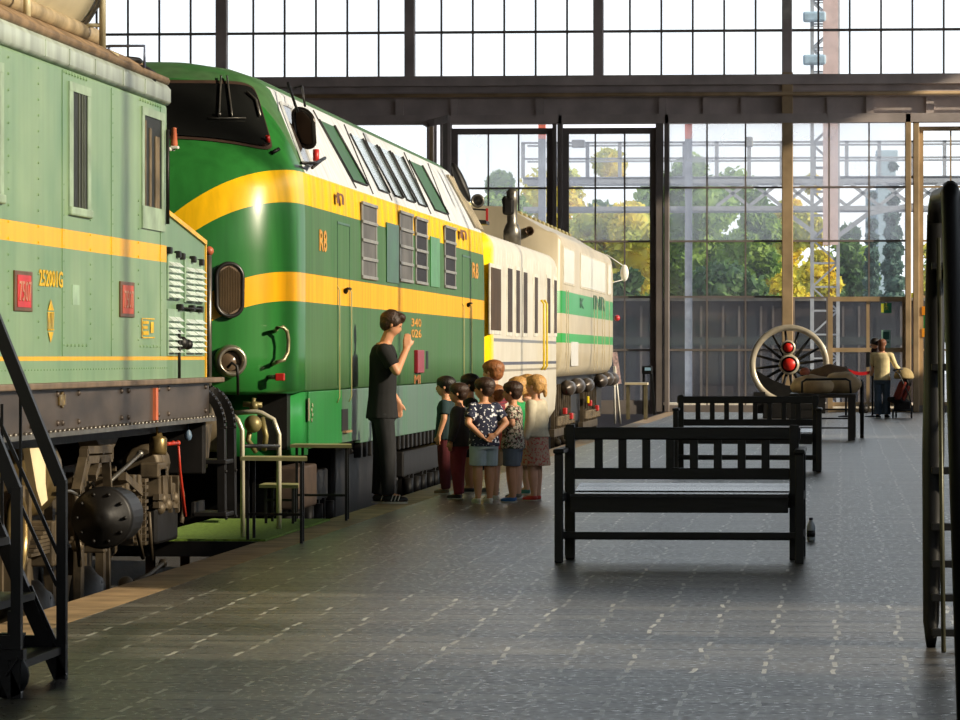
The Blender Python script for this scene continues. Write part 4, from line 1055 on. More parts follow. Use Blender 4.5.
for y, k in ((Y3-.012, 1-.35*.55+.004), (Y3+.05, 1-.35*.25+.006), (Y3+.16, 1-.35*.08+.005), (Y3+.36, 1.004), (Y3+.62, 1.004)):
    rings.append([(XC + x*k, y, 1.6 + (z-1.6)*(1-(1-k)*.8) + .003) for x, z in sec3])
mb.loft(rings, cap=False); mb.face(list(range(len(sec3)))); part('end_panel', mb, ymat, L3, label='bright yellow end of the railcar')
mb = MB()
yy = Y3 + 1.0
while yy < Y3e-.2: part('roof_rib', MB().tube([(XS-.008, yy, 2.3), (XS-.008, yy, 2.62), (XS-.04, yy, 2.72), (XS-.12, yy, 2.81)], .014, 6), M('white rib', (232, 228, 216), .35), L3); yy += .42
brn = M('brown window glass', (74, 54, 28), .5, 0, .3, 2, spec=.12); 
for (a, b_, pt, pb) in ((490, 500, 267, 330), (507, 511.5, 268, 332), (515.5, 519, 270, 333), (523, 526.5, 272, 333), (534, 537, 277, 333), (546.5, 549.5, 278, 333), (553.5, 556, 280, 333)):
    y0, y1 = at_x(a, 300, XS).y, at_x(b_, 300, XS).y; z1 = at_x(a, pt, XS).z; z0 = at_x(a, pb, XS).z
    f = part('side_window', MB().box((XS-.01, y0-.1, z0-.05), (XS+.010, y1+.1, z1+.05), .004), M('white window surround', (226, 222, 208), .4), L3)
    part('pane', MB().box((XS, y0, z0), (XS+.014, y1, z1)), brn if a < 500 else M('grey brown glass', (70, 56, 46), .5, 0, .4, 3, spec=.12), f)
mb = MB()
for px in (540.5, 543.5): part('door_rail', MB().tube([(XS+.01, at_x(px, 300, XS).y, at_x(px, 300, XS).z), (XS+.05, at_x(px, 300, XS).y, at_x(px, 304, XS).z), (XS+.05, at_x(px, 300, XS).y, at_x(px, 366, XS).z), (XS+.01, at_x(px, 300, XS).y, at_x(px, 370, XS).z)], .018, 6), M('yellow rail', (222, 190, 40), .4), L3)
mb = MB().box((XC-1.3, Y3+.5, -.1), (XS-.3, Y3e-.3, .45)); part('underframe', mb, iron_d, L3)
for c_ in (Y3+2.2, Y3e-2.2):
    mb = MB(); wheel(mb, c_, -5.075, .42); wheel(mb, c_+1.4, -5.075, .42); part('wheel_set', mb, iron_d, L3)
# exhaust stack standing at the far end of the railcar roof
yS = Y3e - 1.5
a = at_y(512, 236, yS)
mb = MB().lathe([(.13, 0), (.13, .22), (.10, .30), (.075, .34), (.075, .60), (.085, .62), (.085, .80), (.05, .84), (0, .84)], (a.x, yS, 2.93), (0, 0, 1), 18)
o = part('exhaust_stack', mb, iron_g, L3)
b_ = at_y(511, 207, yS); mb = MB().box((b_.x-.12, yS-.12, b_.z-.12), (b_.x+.05, yS+.06, b_.z+.13), .04); mb.smooth = True; mb.ball(at_y(505, 201, yS-.05), .07, 10, 8, (.7, .7, 1.1)); part('stack_cap', mb, iron_d, o)
mb = MB().tube([at_y(534, 250, Y3e-1), at_y(534, 224, Y3e-1)], .04, 8) if False else None

# ---------------------------------------------------------------- tall cream and green locomotive
LOC = (XC, 66.0, ZR)
L4 = thing('diesel_locomotive', 'tall cream locomotive with two light green bands, farthest train by the glass wall', 'locomotive', LOC)
Y4 = at_x(562, 300, XS).y; Y4e = at_x(615.5, 300, XS).y
m4 = stripes_mat('cream paint', (200, 188, 162), (178, 166, 140), [(at_x(562, 313, XS).z, at_x(562, 290.5, XS).z, (44, 150, 76)), (at_x(562, 342.5, XS).z, at_x(562, 333, XS).z, (44, 160, 70))], var=.14, dirt=.25, rough=.35)
sec4 = body_section(3.62, 3.0, .22, .98)
mb = MB(); mb.smooth = True; rings = []
for y, k in ((Y4, .985), (Y4+.05, 1.0), (Y4+5, 1.0), (Y4e-1.3, 1.0), (Y4e-.5, .985), (Y4e, .93)):
    dz = 0 if y < Y4e-1 else -(y-(Y4e-1.3))*.22
    rings.append([(XC + x*k, y, z if z < 2.9 else z + dz) for x, z in sec4])
mb.loft(rings); part('car_body', mb, m4, L4)
gw = M('glare white', (252, 252, 248), .2, 0, .04, 3)  # overexposed panes: their glare is put into this white
for (a, b_) in ((563, 574), (580, 605), (607.5, 611)):
    y0, y1 = at_x(a, 270, XS).y, at_x(b_, 270, XS).y; z1 = at_x(575, 251, XS).z - .02; z0 = at_x(575, 285, XS).z
    f = part('side_window', MB().box((XS-.01, y0, z0-.03), (XS+.008, y1, z1+.03), .004), M('cream window frame', (206, 196, 172), .4), L4)
    part('pane', MB().box((XS, y0+.12, z0), (XS+.012, y1-.12, z1)), gw, f)
mb = MB()
for a in (566, 568, 594, 597, 602, 604.5, 609):
    y0 = at_x(a, 300, XS).y; part('upright_rib', MB().box((XS, y0-.02, 1.05), (XS+.012, y0+.02, at_x(562, 289, XS).z)), M('cream rib', (206, 194, 166), .4), L4)
yy = Y4 + .4
while yy < Y4e - 2.5: part('roof_cleat', MB().box((XC+.80, yy, 3.43), (XC+.90, yy+.3, 3.54), .02), M('yellowed roof fitting', (150, 140, 92), .5), L4); yy += 1.0
c = at_y(529.5, 231, Y4-.02); mb = MB().lathe([(0, -.02), (.04, -.03), (.05, -.06), (.07, -.07), (.075, 0), (.06, .03)], c, (0, 1, 0), 18); part('end_lamp', mb, M('brown lamp', (110, 88, 66), .3, .4), L4)
mb = MB().box((XS, at_x(571, 350, XS).y, at_x(571, 366, XS).z), (XS+.005, at_x(578, 350, XS).y, at_x(575, 342, XS).z)); part('sun_panel', mb, gw, L4, label='small white panel')
c = at_y(624.5, 273, Y4e-.3); mb = MB(); mb.smooth = True; mb.ball(c, .1, 12, 8, (.8, .6, 1.6)); mb.smooth = False; mb.tube([c + Vector((0, 0, .12)), (XS-.15, Y4e-.5, c.z+.35)], .008, 6).tube([c + Vector((0, 0, -.12)), (XS-.1, Y4e-.5, c.z-.2)], .008, 6)
part('side_mirror', mb, gw, L4)
c = at_y(617, 318, Y4e-.1); mb = MB(); mb.smooth = True; mb.ball(c, .06, 8, 6); part('lamp_or_glint', mb, M('pinkish red lens', (214, 60, 70), .3), L4)
letters('K', 580, 584, 298, 308, XS+.004, M('dark green letters', (24, 84, 44), .4), L4)
letters('INR', 593.5, 605, 295, 309, XS+.004, M('dark green letters', (24, 84, 44), .4), L4)
# its running gear: domed reservoirs in front of dark frames
mb = MB().box((XC-1.4, Y4+.2, .2), (XS-.25, Y4e-.4, 1.0)).box((XC-1.2, Y4+1, -.6), (XS-.4, Y4e-1, .3)); part('main_frame', mb, iron_d, L4)
for px, py, r in ((567, 388, .12), (576, 386, .13), (586, 385, .12), (600, 381, .12), (606, 379, .13), (611, 379, .13)):
    c = at_x(px, py, XS-.08); mb = MB().lathe([(0, -.16), (r*.6, -.12), (r, -.02), (r, .5), (0, .6)], c, (0, 1, 0), 18); part('air_reservoir', mb, M('dark grey reservoir', (84, 76, 70), .35, .4, .3, 6), L4)
for c_ in (Y4+2.8, Y4+10.2):
    mb = MB()
    for dy in (-1.2, 1.2): wheel(mb, c_+dy, -5.075, .50)
    part('wheel_set', mb, iron_d, L4)
    mb = MB()
    for k in range(9): mb.bar((-4.50, c_-2+k*.5, .85), (-4.50, c_-2+k*.5+.1, -.5), .06, .07)
    for k in range(6): mb.lathe([(.07, 0), (.09, .02), (.07, .04), (.09, .06), (.07, .08), (.09, .10), (.07, .12), (.09, .14), (.07, .16)], (-4.46, c_-1.8+k*.7, .2), (0, 0, 1), 10)
    mb.bar((-4.5, c_-2.2, .1), (-4.5, c_+2.2, .1), .08, .12); mb.smooth = True
    for k in range(8): mb.ball((-4.44, c_-1.9+k*.5, -.05 - .1*(k % 3)), .07, 8, 6)
    part('bogie_frame', mb, iron, L4)
mb = MB()
for x, y in ((565, 399), (590, 391), (597, 396), (571, 404)): c = at_x(x, y+12, -4.4); mb.box((c.x-.03, c.y-.15, c.z-.05), (c.x+.03, c.y+.15, c.z+.05), .01)
part('red_valve', mb, redp, L4)
c = at_x(588, 402, -4.38); mb = MB().box((c.x-.02, c.y-.08, c.z-.02), (c.x+.02, c.y+.08, c.z+.10), .01); part('yellow_tag', mb, YELM if False else ymat, L4)
# ================================================================== THINGS ON THE PLATFORM
blackw = M('black painted wood', (9, 10, 9), 0.45, 0, 0.4, 8, 0.1, stretch=(1, 6, 6))
blackm = M('black painted steel', (11, 11, 11), 0.45, 0.0, 0.4, 8, 0.05)
seat_m = M('polished black seat slats', (26, 27, 30), 0.22, 0, 0.3, 6, spec=0.8)
def make_bench(label):
    """double-sided slatted bench, 1.52 m long, seats on both sides of one backrest; base at its centre"""
    t = thing('slatted_bench', label, 'bench', (0, 0, 0), 'black benches in a line down the platform')
    W = .755; D = .47
    for sx in (-1, 1):
        for sy in (-1, 1):
            mb = MB().box((sx*W-.027, sy*D-.03, 0), (sx*W+.027, sy*D+.03, .685), .006); part('leg', mb, blackw, t)
        mb = MB().box((sx*(W-.04)-.03, -.035, .0), (sx*(W-.04)+.03, .035, .86), .006); part('back_post', mb, blackw, t)
        mb = MB().box((sx*W-.035, -D-.05, .685), (sx*W+.035, -.03, .715), .01).box((sx*W-.035, .03, .685), (sx*W+.035, D+.05, .715), .01); part('armrest', mb, blackw, t)
        mb = MB().box((sx*W-.02, -D, .38), (sx*W+.02, D, .43)).box((sx*W-.02, -D, .14), (sx*W+.02, D, .18)); part('side_rail', mb, blackw, t)
    x0 = W-.07
    part('top_rail', MB().box((-W-.0, -.03, .765), (W, .03, .845), .008), blackw, t)
    part('lower_rail', MB().box((-x0, -.03, .512), (x0, .03, .585), .006), blackw, t)
    n = 8
    for k in range(1, n+1):
        x = -x0 + 2*x0*k/(n+1); part('back_slat', MB().box((x-.026, -.02, .58), (x+.026, .02, .77), .004), blackw, t)
    for s in (-1, 1):
        # seat surface falls towards its front edge like a bentwood seat
        mb = MB(); q = [(.04, .438), (.16, .446), (.28, .455), (.38, .464), (D+.03, .474)] if s > 0 else [(-.04, .430), (-.16, .431), (-.28, .432), (-.38, .433), (-D-.03, .434)]
        for (a, za_), (b, zb_) in zip(q, q[1:]):
            mb.add([(-x0, a, za_), (x0, a, za_), (x0, b - s*.006, zb_), (-x0, b - s*.006, zb_), (-x0, a, za_-.022), (x0, a, za_-.022), (x0, b - s*.006, zb_-.022), (-x0, b - s*.006, zb_-.022)],
                   [(0, 1, 2, 3), (7, 6, 5, 4), (0, 4, 5, 1), (2, 6, 7, 3), (1, 5, 6, 2), (3, 7, 4, 0)])
        part('seat', mb, seat_m, t)
        part('seat_apron', MB().box((-x0, s*(D-.02)-.015, .315), (x0, s*(D-.02)+.015, .415), .004), blackw, t)
    part('stretcher', MB().box((-W, -.02, .125), (W, .02, .165), .004).box((-W, -.40, .15), (W, -.36, .19), .004), blackw, t)
    return t
def put(t, px, py, rz=0):
    p = at_z(px, py); t.location = (p.x, p.y, 0); t.rotation_euler = (0, 0, rz); return t
b1 = make_bench('black double-sided slatted bench, large and nearest, standing alone in the middle of the paving')
c1 = at_z(682, 559.5)
b2 = copy_tree(b1); b2['label'] = 'black double-sided slatted bench farther back, partly hidden behind the nearest one'
b1.location = (c1.x, c1.y, 0); b1.rotation_euler = (0, 0, math.radians(-.25))
c2 = at_z(748, 471); b2.location = (c2.x, c2.y, 0); b2.scale = (1.06, 1, 1)

# ---- black mobile stairs at the left edge
YL = 17.1
def L(px, py, dy=0.0): return at_y(px, py, YL + dy)
t = thing('mobile_stairs', 'black steel boarding stairs on casters with sloping handrails at the left edge', 'stairs', (L(30, 680).x, YL, 0))
fz = at_z(62, 682).z
for k, dy in enumerate((0, -.95)):
    mb = MB().bar((L(62, 480).x, YL+dy, .0), (L(62, 480).x, YL+dy, L(62, 480).z), .038, .05)
    part('post', mb, blackm, t)
    mb = MB().bar(L(-60, 182, 0) + Vector((0, dy, 0)), L(61, 484, 0) + Vector((0, dy, 0)), .045, .05); part('handrail', mb, blackm, t)
    mb = MB().bar(L(-70, 372, 0) + Vector((0, dy, 0)), L(61, 677, 0) + Vector((0, dy, 0)), .05, .055); part('stringer', mb, blackm, t)
mb = MB().bar(L(-20, 376), L(59, 556), .014, .014).bar(L(-20, 415), L(57, 586), .014, .014).bar(L(30, 586), L(59, 650), .016, .016)
for px, pt, pb in ((2, 404, 530), (20.5, 388, 566), (-14, 380, 500)): mb.bar(L(px, pt), L(px, pb), .011, .011)
part('mid_rail', mb, blackm, t)
mb = MB().bar(L(-120, 642), L(44, 642), .04, .055).bar(L(-120, 652), L(44, 652), .03, .03).bar(L(-120, 642, -.95), L(20, 642, -.95), .04, .05).bar(L(20, 642), L(5, 642, -.95), .04, .05)
part('base_frame', mb, blackm, t)
for k in range(6):
    a = L(48 - k*26, 650 - k*55); part('tread', MB().box((a.x-.13, YL-.95, a.z-.015), (a.x+.06, YL-.03, a.z+.015)), blackm, t)
for (px, dy) in ((12, 0), (12, -.95)):
    c = L(12, 680, dy); r = c.z if c.z > .02 else .07
    r = .085
    mb = MB().lathe([(.0, 0), (r*.5, 0), (r, .004), (r, .036), (r*.5, .04), (0, .04)], (c.x-.02, YL+dy-.02, r), (0, 1, 0), 18); w_ = part('caster_wheel', mb, M('black rubber', (14, 14, 14), .6), t)
    mb = MB().box((c.x-.045, YL+dy-.035, r+.06), (c.x+.05, YL+dy+.035, r+.10)).bar((c.x+.03, YL+dy-.03, r+.07), (c.x-.02, YL+dy-.03, r), .03, .008).box((c.x-.015, YL+dy-.015, .17), (c.x+.02, YL+dy+.015, .33))
    part('caster_fork', mb, blackm, t)

# ---- black mobile stairs cut by the right edge
YA_, YB_ = 19.3, 15.1
t = thing('mobile_stairs', 'tall black round-topped step frame with low rungs at the right edge', 'stairs', (at_y(945, 600, YA_).x, 17.2, 0))
a0 = at_y(931, 645, YA_); a0.z = 0; a1 = at_y(936, 215, YA_); w2 = .95
b0 = at_y(969, 730, YB_); b0.z = 0; b1_ = at_y(951, 192, YB_)
def rounded(p, q, r): return [p, q - Vector((0, 0, r)), q - Vector((0, -r*.25, r*.4))]
for k, dx in enumerate((0, w2)):
    d_ = Vector((dx, 0, 0))
    mb = MB().tube([a0 + d_, a0 + d_ + Vector((0, 0, .05)), a0 + d_ + Vector((0, 0, .12)), a0.lerp(a1, .45) + d_, a1 + d_], [.02, .028, .036, .050, .040], 10); part('rear_stringer', mb, blackm, t)
    mb = MB().tube([b0 + d_, b0.lerp(b1_, .5) + d_, b1_ + d_ - Vector((0, 0, .03)), b1_ + d_ + Vector((0, .03, .0)), b1_ + d_ + Vector((0, .08, .015))], [.042, .040, .034, .033, .03], 10); part('front_stringer', mb, blackm, t)
    pa_ = [b1_ + d_ + Vector((0, .04, .0)), b1_ + d_ + Vector((0, .3, .005)), a1 + d_ + Vector((0, -.3, .07)), a1 + d_ + Vector((0, -.05, .04)), a1 + d_ + Vector((0, .0, -.03))]
    mb = MB().tube(pa_, [.030, .033, .034, .036, .04], 10); part('top_rail', mb, blackm, t)
    mb = MB().tube([a0.lerp(a1, .97) + d_ + Vector((.01, -.10, -.05)), a0.lerp(b0, .25) + d_ + Vector((.02, 0, .05))], .010, 8); part('wire_stay', mb, M('grey green stay', (70, 70, 54), .4, .4), t)
for z in (.07, .225, .375, .54, .79, 1.25, 1.7):
    mb = MB().box((a0.x, YA_-.10, z-.016), (a0.x+w2, YA_+.02, z+.016), .004); part('rung', mb, blackm, t)

# ---- plastic bottle by the first bench
p = at_z(811, 541); 
t = thing('water_bottle', 'small clear bottle with dark label standing beside the right leg of the nearest bench', 'bottle', (p.x, p.y, 0))
clr = M('clear plastic', (170, 178, 186), .15, 0, .1, 4)
q = at_y(811, 531, p.y)
part('bottle_body', MB().lathe([(.026, 0), (.03, .01), (.03, .10), (.022, .125), (.012, .14), (.012, .15)], (p.x, p.y, .0), (0, 0, 1), 14), clr, t)
part('bottle_label', MB().lathe([(.0305, .03), (.0305, .075)], (p.x, p.y, 0), (0, 0, 1), 14), M('black label', (20, 20, 24), .4), t)
part('bottle_cap', MB().lathe([(.014, .148), (.014, .165), (0, .165)], (p.x, p.y, 0), (0, 0, 1), 12), M('dark blue cap', (30, 34, 60), .4), t)

# ---- boarding gear beside the locomotives
carpet = M('green carpet', (124, 156, 60), .95, 0, .35, 40, .3)
gy0, gy1 = at_z(240, 545).y, at_z(240, 524).y
xg0, xg1 = -5.15, at_z(292, 540).x
t = thing('gangway', 'green carpeted gangway board bridging the gap beside the two locomotives', 'gangway', (xg0, gy0, -.05))
part('carpet', MB().box((-4.95, 29.8, .005), (-4.02, 33.6, .02)), carpet, t)
part('deck', MB().box((-4.97, 29.75, -.10), (-4.085, 33.6, .004)), iron_d, t)
mb = MB()
for y in (30.0, 31.6, 33.2):
    for xx in (-4.90, -4.20): part('support_leg', MB().box((xx, y, -1.2), (xx+.06, y+.08, -.10)), M('rusty brown support', (110, 78, 52), .8, 0, .4), t)
silver = M('polished tube rail', (206, 200, 176), .3, .35, .1)
def hoop(px0, px1, pt, pb, Y, nm, label, w_=.0):
    a = at_y(px0, pb, Y); b_ = at_y(px1, pb, Y); zt = at_y(px0, pt, Y).z; r = .16; z0 = .02
    pts = [(a.x, Y, z0), (a.x, Y, zt-.03)]
    mb = MB(); mb.smooth = True
    return a, b_, zt
t = thing('boarding_rail', 'curved polished steel handrail standing on the green carpet beside the pale locomotive', 'handrail', (-4.4, 31, .02))
Yh = 31.6
q0 = at_y(243, 500, Yh); zt = at_y(260, 413, Yh).z; q1 = at_y(279, 500, Yh)
mb = MB().tube([(q0.x-.08, Yh, zt+.0), (q0.x+.10, Yh, zt+.01), (q1.x-.13, Yh, zt), (q1.x-.04, Yh, zt-.05), (q1.x, Yh, zt-.16), (q1.x, Yh, .02)], .019, 10); part('rear_hoop', mb, silver, t)
Yk = 30.2; q2 = at_y(238, 412, Yk); 
mb = MB().tube([(q2.x-.03, Yk, at_y(238, 416, Yk).z), (q2.x, Yk, at_y(238, 420, Yk).z), (q2.x+.03, Yk, at_y(242, 430, Yk).z), (q2.x+.035, Yk, .02)], .017, 10); part('front_hoop', mb, silver, t)
mb = MB().tube([(q2.x+.03, Yk, at_y(242, 446, Yk).z), (q1.x, Yh, at_y(279, 446, Yh).z)], .014, 8); part('cross_tube', mb, iron_d, t)
# two narrow wooden-topped trestles and a low one
ply = M('worn plywood top', (170, 166, 118), .5, 0, .25, 6)
def trestle(pxa, pxb, py, Y, label, depth=.7, skew=.0, low=False, dz=0):
    a = at_y(pxa, py, Y); b_ = at_y(pxb, py+2.5, Y)
    t = thing('trestle', label, 'trestle', ((a.x+b_.x)/2, Y, 0)); z = a.z
    mb = MB().add([(a.x, Y, z), (b_.x, Y-.1, z), (b_.x-.06, Y-.1+depth, z), (a.x-.02, Y+depth, z), (a.x, Y, z-.025), (b_.x, Y-.1, z-.025), (b_.x-.06, Y-.1+depth, z-.025), (a.x-.02, Y+depth, z-.025)],
                  [(0, 1, 2, 3), (7, 6, 5, 4), (0, 4, 5, 1), (1, 5, 6, 2), (2, 6, 7, 3), (3, 7, 4, 0)])
    part('top', mb, ply, t)
    for x, y in ((a.x+.05, Y+.03), (b_.x-.05, Y-.03), (a.x+.05, Y+depth-.1), (b_.x-.08, Y+depth-.16)):
        z0 = 0.021 if x < -4.0 and y < 33.5 else (.0 if x > XE else -1.2)
        part('leg', MB().bar((x, y, z0), (x, y, z-.02), .020), blackm, t)
    part('rail', MB().bar((a.x+.05, Y+.03, .2), (b_.x-.05, Y-.03, .2), .018), blackm, t)
    return t
trestle(240, 309, 457, 29.65, 'narrow plywood-topped trestle beside the polished handrail, the nearer and longer of the pair', .45)
trestle(290, 353, 444.5, 33.75, 'narrow plywood-topped trestle under the nose of the yellow banded locomotive, the farther of the pair', .5)
trestle(259, 300, 484.5, 32.6, 'low step trestle with a pale top, tucked under the other two', .5)

# ---- driving wheel on display
Yw = 90.0
c = at_y(789.3, 364.5, Yw); R_ = (c - at_y(829.3, 364.5, Yw)).length
t = thing('driving_wheel', 'large spoked steam driving wheel with silver rim and red hub standing before the glass wall', 'wheel', (c.x, Yw, 0))
rimm = M('silver painted rim', (196, 186, 166), .35, .3, .15)
part('rim', MB().lathe([(R_, 0), (R_+.0, .14), (R_*.86, .16), (R_*.845, .12), (R_*.845, .03), (R_*.86, -.01), (R_*.985, -.03)], (c.x, Yw-.08, c.z), (0, 1, 0), 56, close=True), rimm, t)
hub = at_y(789.2, 364.5, Yw); pin = at_y(788.3, 347.5, Yw)
for k in range(16):
    a_ = 2*PI*k/16 + .12; e = Vector((c.x + R_*.86*math.cos(a_), Yw, c.z + R_*.86*math.sin(a_)))
    if math.sin(a_) < -.45 and math.cos(a_) < .3 and False: continue
    part('spoke', MB().tube([(hub.x + .12*math.cos(a_), Yw, hub.z + .12*math.sin(a_)), tuple(e)], [.038, .024], 8), iron_d, t)
def seg(a0_, a1_, inner):
    pts = []
    for k in range(15): q = a0_ + (a1_-a0_)*k/14; pts.append((c.x + R_*.86*math.cos(q), c.z + R_*.86*math.sin(q)))
    return pts
pts = seg(math.radians(188), math.radians(322), 0)
s_, e_ = pts[0], pts[-1]; mid = [(s_[0] + (e_[0]-s_[0])*q, s_[1] + (e_[1]-s_[1])*q - .16*math.sin(PI*q)) for q in (.85, .7, .5, .3, .15)]
part('counterweight', MB().prism(pts + mid, 'y', Yw-.07, Yw+.07), iron_d, t)
for (q, r, nm) in ((hub, .215, 'hub'), (pin, .155, 'crank_boss')):
    o = part(nm, MB().lathe([(r, .12), (r, -.12), (r*.95, -.15), (r*.72, -.16)], (q.x, Yw, q.z), (0, 1, 0), 28), rimm, t)
    part('boss_face', MB().lathe([(0, -.175), (r*.60, -.175), (r*.62, -.15)], (q.x, Yw, q.z), (0, 1, 0), 24), M('bright red boss', (214, 40, 28), .4, 0, .08), o)
    part('boss_ring', MB().lathe([(r*.62, -.166), (r*.78, -.166)], (q.x, Yw, q.z), (0, 1, 0), 24), M('grey boss ring', (110, 106, 98), .4, .3), o)
part('connecting_web', MB().box((pin.x-.10, Yw-.09, hub.z), (pin.x+.10, Yw+.05, pin.z)), rimm, t)
part('stand', MB().box((c.x-.55, Yw-.25, 0), (c.x+.55, Yw+.25, c.z-R_+.02), .02).box((c.x-.75, Yw-.12, .1), (c.x-.5, Yw+.12, .55)).box((c.x+.5, Yw-.12, .1), (c.x+.75, Yw+.12, .55)), iron_d, t)

# ---- luggage table with sacks
Yt = 66.5
def T(px, py, Y=Yt): return at_y(px, py, Y)
zt = T(840, 394).z
xa_, xb_ = T(789, 395).x, T(856, 395).x
t = thing('luggage_barrow', 'dark wooden platform barrow with rails standing behind the second bench', 'barrow', ((xa_+xb_)/2, Yt+1, 0))
part('deck', MB().box((xa_, Yt-.03, zt-.06), (xb_, Yt+2.6, zt), .01), M('dark timber', (34, 28, 22), .6, 0, .3, 6), t)
for x, y in ((xb_-.07, Yt), (xa_+.08, Yt), (xb_-.05, Yt+2.4), (xa_+.08, Yt+2.4)):
    part('leg', MB().box((x-.055, y-.03, 0), (x+.055, y+.05, zt-.05), .006), blackw, t)
for z in (T(840, 428).z, T(840, 418.5, ).z, T(840, 409.5).z):
    part('rail', MB().box((xa_, Yt-.01, z-.012), (xb_-.1, Yt+.012, z+.012)), blackw, t)
mb = MB()
c_ = (xb_+.10, Yt+2.0, T(862, 407).z)
for k in range(10):
    a_ = 2*PI*k/10; mb.tube([c_, (c_[0], c_[1] + .44*math.cos(a_), c_[2] + .44*math.sin(a_))], .016, 6)
mb.lathe([(.42, 0), (.46, 0), (.46, .06), (.42, .06)], (c_[0]-.03, c_[1], .46), (1, 0, 0), 30, close=True); mb.v = [(v[0], v[1], v[2]) for v in mb.v]
mb.lathe([(0, 0), (.07, 0), (.07, .14), (0, .14)], (c_[0]-.05, c_[1], .46), (1, 0, 0), 12)
part('spoked_wheel', mb, iron_d, t)
mb = MB().tube([T(802, 393), T(802, 382), T(806, 379.5), T(846, 379), T(850, 381), T(851, 393)], .018, 8); part('hoop_rail', mb, blackm, t)
def lump(name, c, r, sc, mat_, seed, amp=.12):
    rr = random.Random(seed); mb = MB(); mb.smooth = True; mb.ball(c, r, 22, 14, sc)
    ph = [rr.uniform(0, 6) for _ in range(6)]
    out = []
    for v in mb.v:
        d = Vector(v) - Vector(c); k = 1 + amp*(math.sin(d.x*9/r*.2+ph[0]) * math.sin(d.y*7/r*.2+ph[1]) + .5*math.sin(d.x*22+ph[2])*math.sin(d.z*26+ph[3]) + .3*math.sin(d.y*30+ph[4]))
        z = c[2] + d.z*k; base = c[2] - r*sc[2]*.72
        out.append((c[0]+d.x*k, c[1]+d.y*k, max(z, base)))
    mb.v = out; return part(name, mb, mat_)
canvas = M('beige canvas', (176, 150, 112), .8, 0, .25, 5, .2); canvas_d = M('brown canvas', (104, 82, 60), .8, 0, .3, 5, .2)
for i, (px, py, r, sc, mt, lab) in enumerate((
        (812, 388, .30, (1.15, 1.0, .56), canvas, 'pale beige sack lying at the left end of the barrow'),
        (842, 388, .30, (1.0, 1.0, .62), canvas, 'beige canvas sack lying at the right end of the barrow under the hoop'),
        (828, 378, .28, (1.5, .8, .85), canvas_d, 'brown canvas bag on top of the sacks on the barrow'))):
    c = T(px, py, Yt+.5+.75*i if i < 2 else Yt+1.7); c.z = zt + r*sc[2]*.72 + (0.004 if i < 2 else .03)
    o = lump('sack' if i < 2 else 'canvas_bag', tuple(c), r, sc, mt, i+3); recentre(o, (c.x, c.y, c.z - r*sc[2]*.72))
    tag(o, lab, 'sack', 'bags on the barrow')
c = T(806, 376, Yt+1.2); o = lump('cloth_bundle', (c.x, c.y-1.0, zt+.34), .08, (1, 1, .8), M('reddish cloth', (160, 90, 70), .8, 0, .3), 9); recentre(o, (c.x, c.y-1.0, zt+.29)); tag(o, 'small reddish bundle perched on the left of the canvas bag', 'bundle')

# ---- barrier tape, posts, signs, tables near the glass wall
Yb = 92.0
pa_, pb_ = at_y(846, 369.5, Yb), at_y(872, 372, Yb)
mb = MB(); n = 10
for k in range(n):
    a = pa_.lerp(pb_, k/n); b_ = pa_.lerp(pb_, (k+1)/n); s1 = -.06*math.sin(PI*k/n); s2 = -.06*math.sin(PI*(k+1)/n)
    mb.add([(a.x, Yb, a.z+s1-.035), (b_.x, Yb, b_.z+s2-.035), (b_.x, Yb, b_.z+s2+.035), (a.x, Yb, a.z+s1+.035), (a.x, Yb+.006, a.z+s1-.035), (b_.x, Yb+.006, b_.z+s2-.035), (b_.x, Yb+.006, b_.z+s2+.035), (a.x, Yb+.006, a.z+s1+.035)], [(0, 1, 2, 3), (7, 6, 5, 4), (0, 4, 5, 1), (3, 2, 6, 7)])
tag(recentre(part('barrier_tape', mb, M('red tape', (214, 34, 40), .4, 0, .1)), pa_), 'red barrier tape stretched between two slim posts before the glass door', 'tape')
for px, lab in ((846, 'slim black post holding the left end of the red tape'), (872.5, 'slim black post holding the right end of the red tape')):
    p = at_y(px, 370, Yb); t = thing('barrier_post', lab, 'post', (p.x, Yb, 0), 'posts of the red tape')
    part('pole', MB().lathe([(.022, .03), (.022, p.z+.05), (.034, p.z+.06), (.034, p.z-.06), (.03, p.z+.08), (0, p.z+.09)], (p.x, Yb, 0), (0, 0, 1), 12), blackm, t)
    part('base', MB().lathe([(.17, 0), (.17, .02), (.04, .04), (0, .04)], (p.x, Yb, 0), (0, 0, 1), 20), blackm, t)
# exit sign with a running figure and arrow-like doorway
Ys = YW - .10
a, b_ = at_y(881, 313, Ys), at_y(891.5, 303, Ys)
t = thing('exit_sign', 'green emergency exit sign with running figure on the glass door', 'sign', (a.x, Ys, a.z))
part('board', MB().box((a.x, Ys-.008, a.z), (b_.x, Ys+.008, b_.z)), M('sign green', (20, 132, 84), .4, 0, .05), t)
W_ = b_.x-a.x; H_ = b_.z-a.z; yel = M('pale yellow sign paint', (214, 214, 70), .4, 0, .05)
mb = MB().box((a.x, Ys-.010, a.z+H_*.06), (a.x+W_*.28, Ys-.007, b_.z-H_*.06)); q = lambda u, v: (a.x+W_*u, Ys-.010, a.z+H_*v)
mb.bar(q(.45, .82), q(.58, .5), .035, .006).bar(q(.58, .5), q(.42, .3), .03, .006).bar(q(.58, .5), q(.75, .25), .03, .006).bar(q(.48, .7), q(.72, .6), .025, .006).bar(q(.48, .72), q(.36, .58), .025, .006).lathe([(0, 0), (.03, 0), (.03, .004), (0, .004)], q(.46, .90), (0, 1, 0), 10)
part('running_figure', mb, yel, t)
a, b_ = at_y(881.5, 348, Ys), at_y(890.5, 330, Ys)
t = thing('notice', 'pale green notice taped to the glass door under the exit sign', 'notice', (a.x, Ys, a.z))
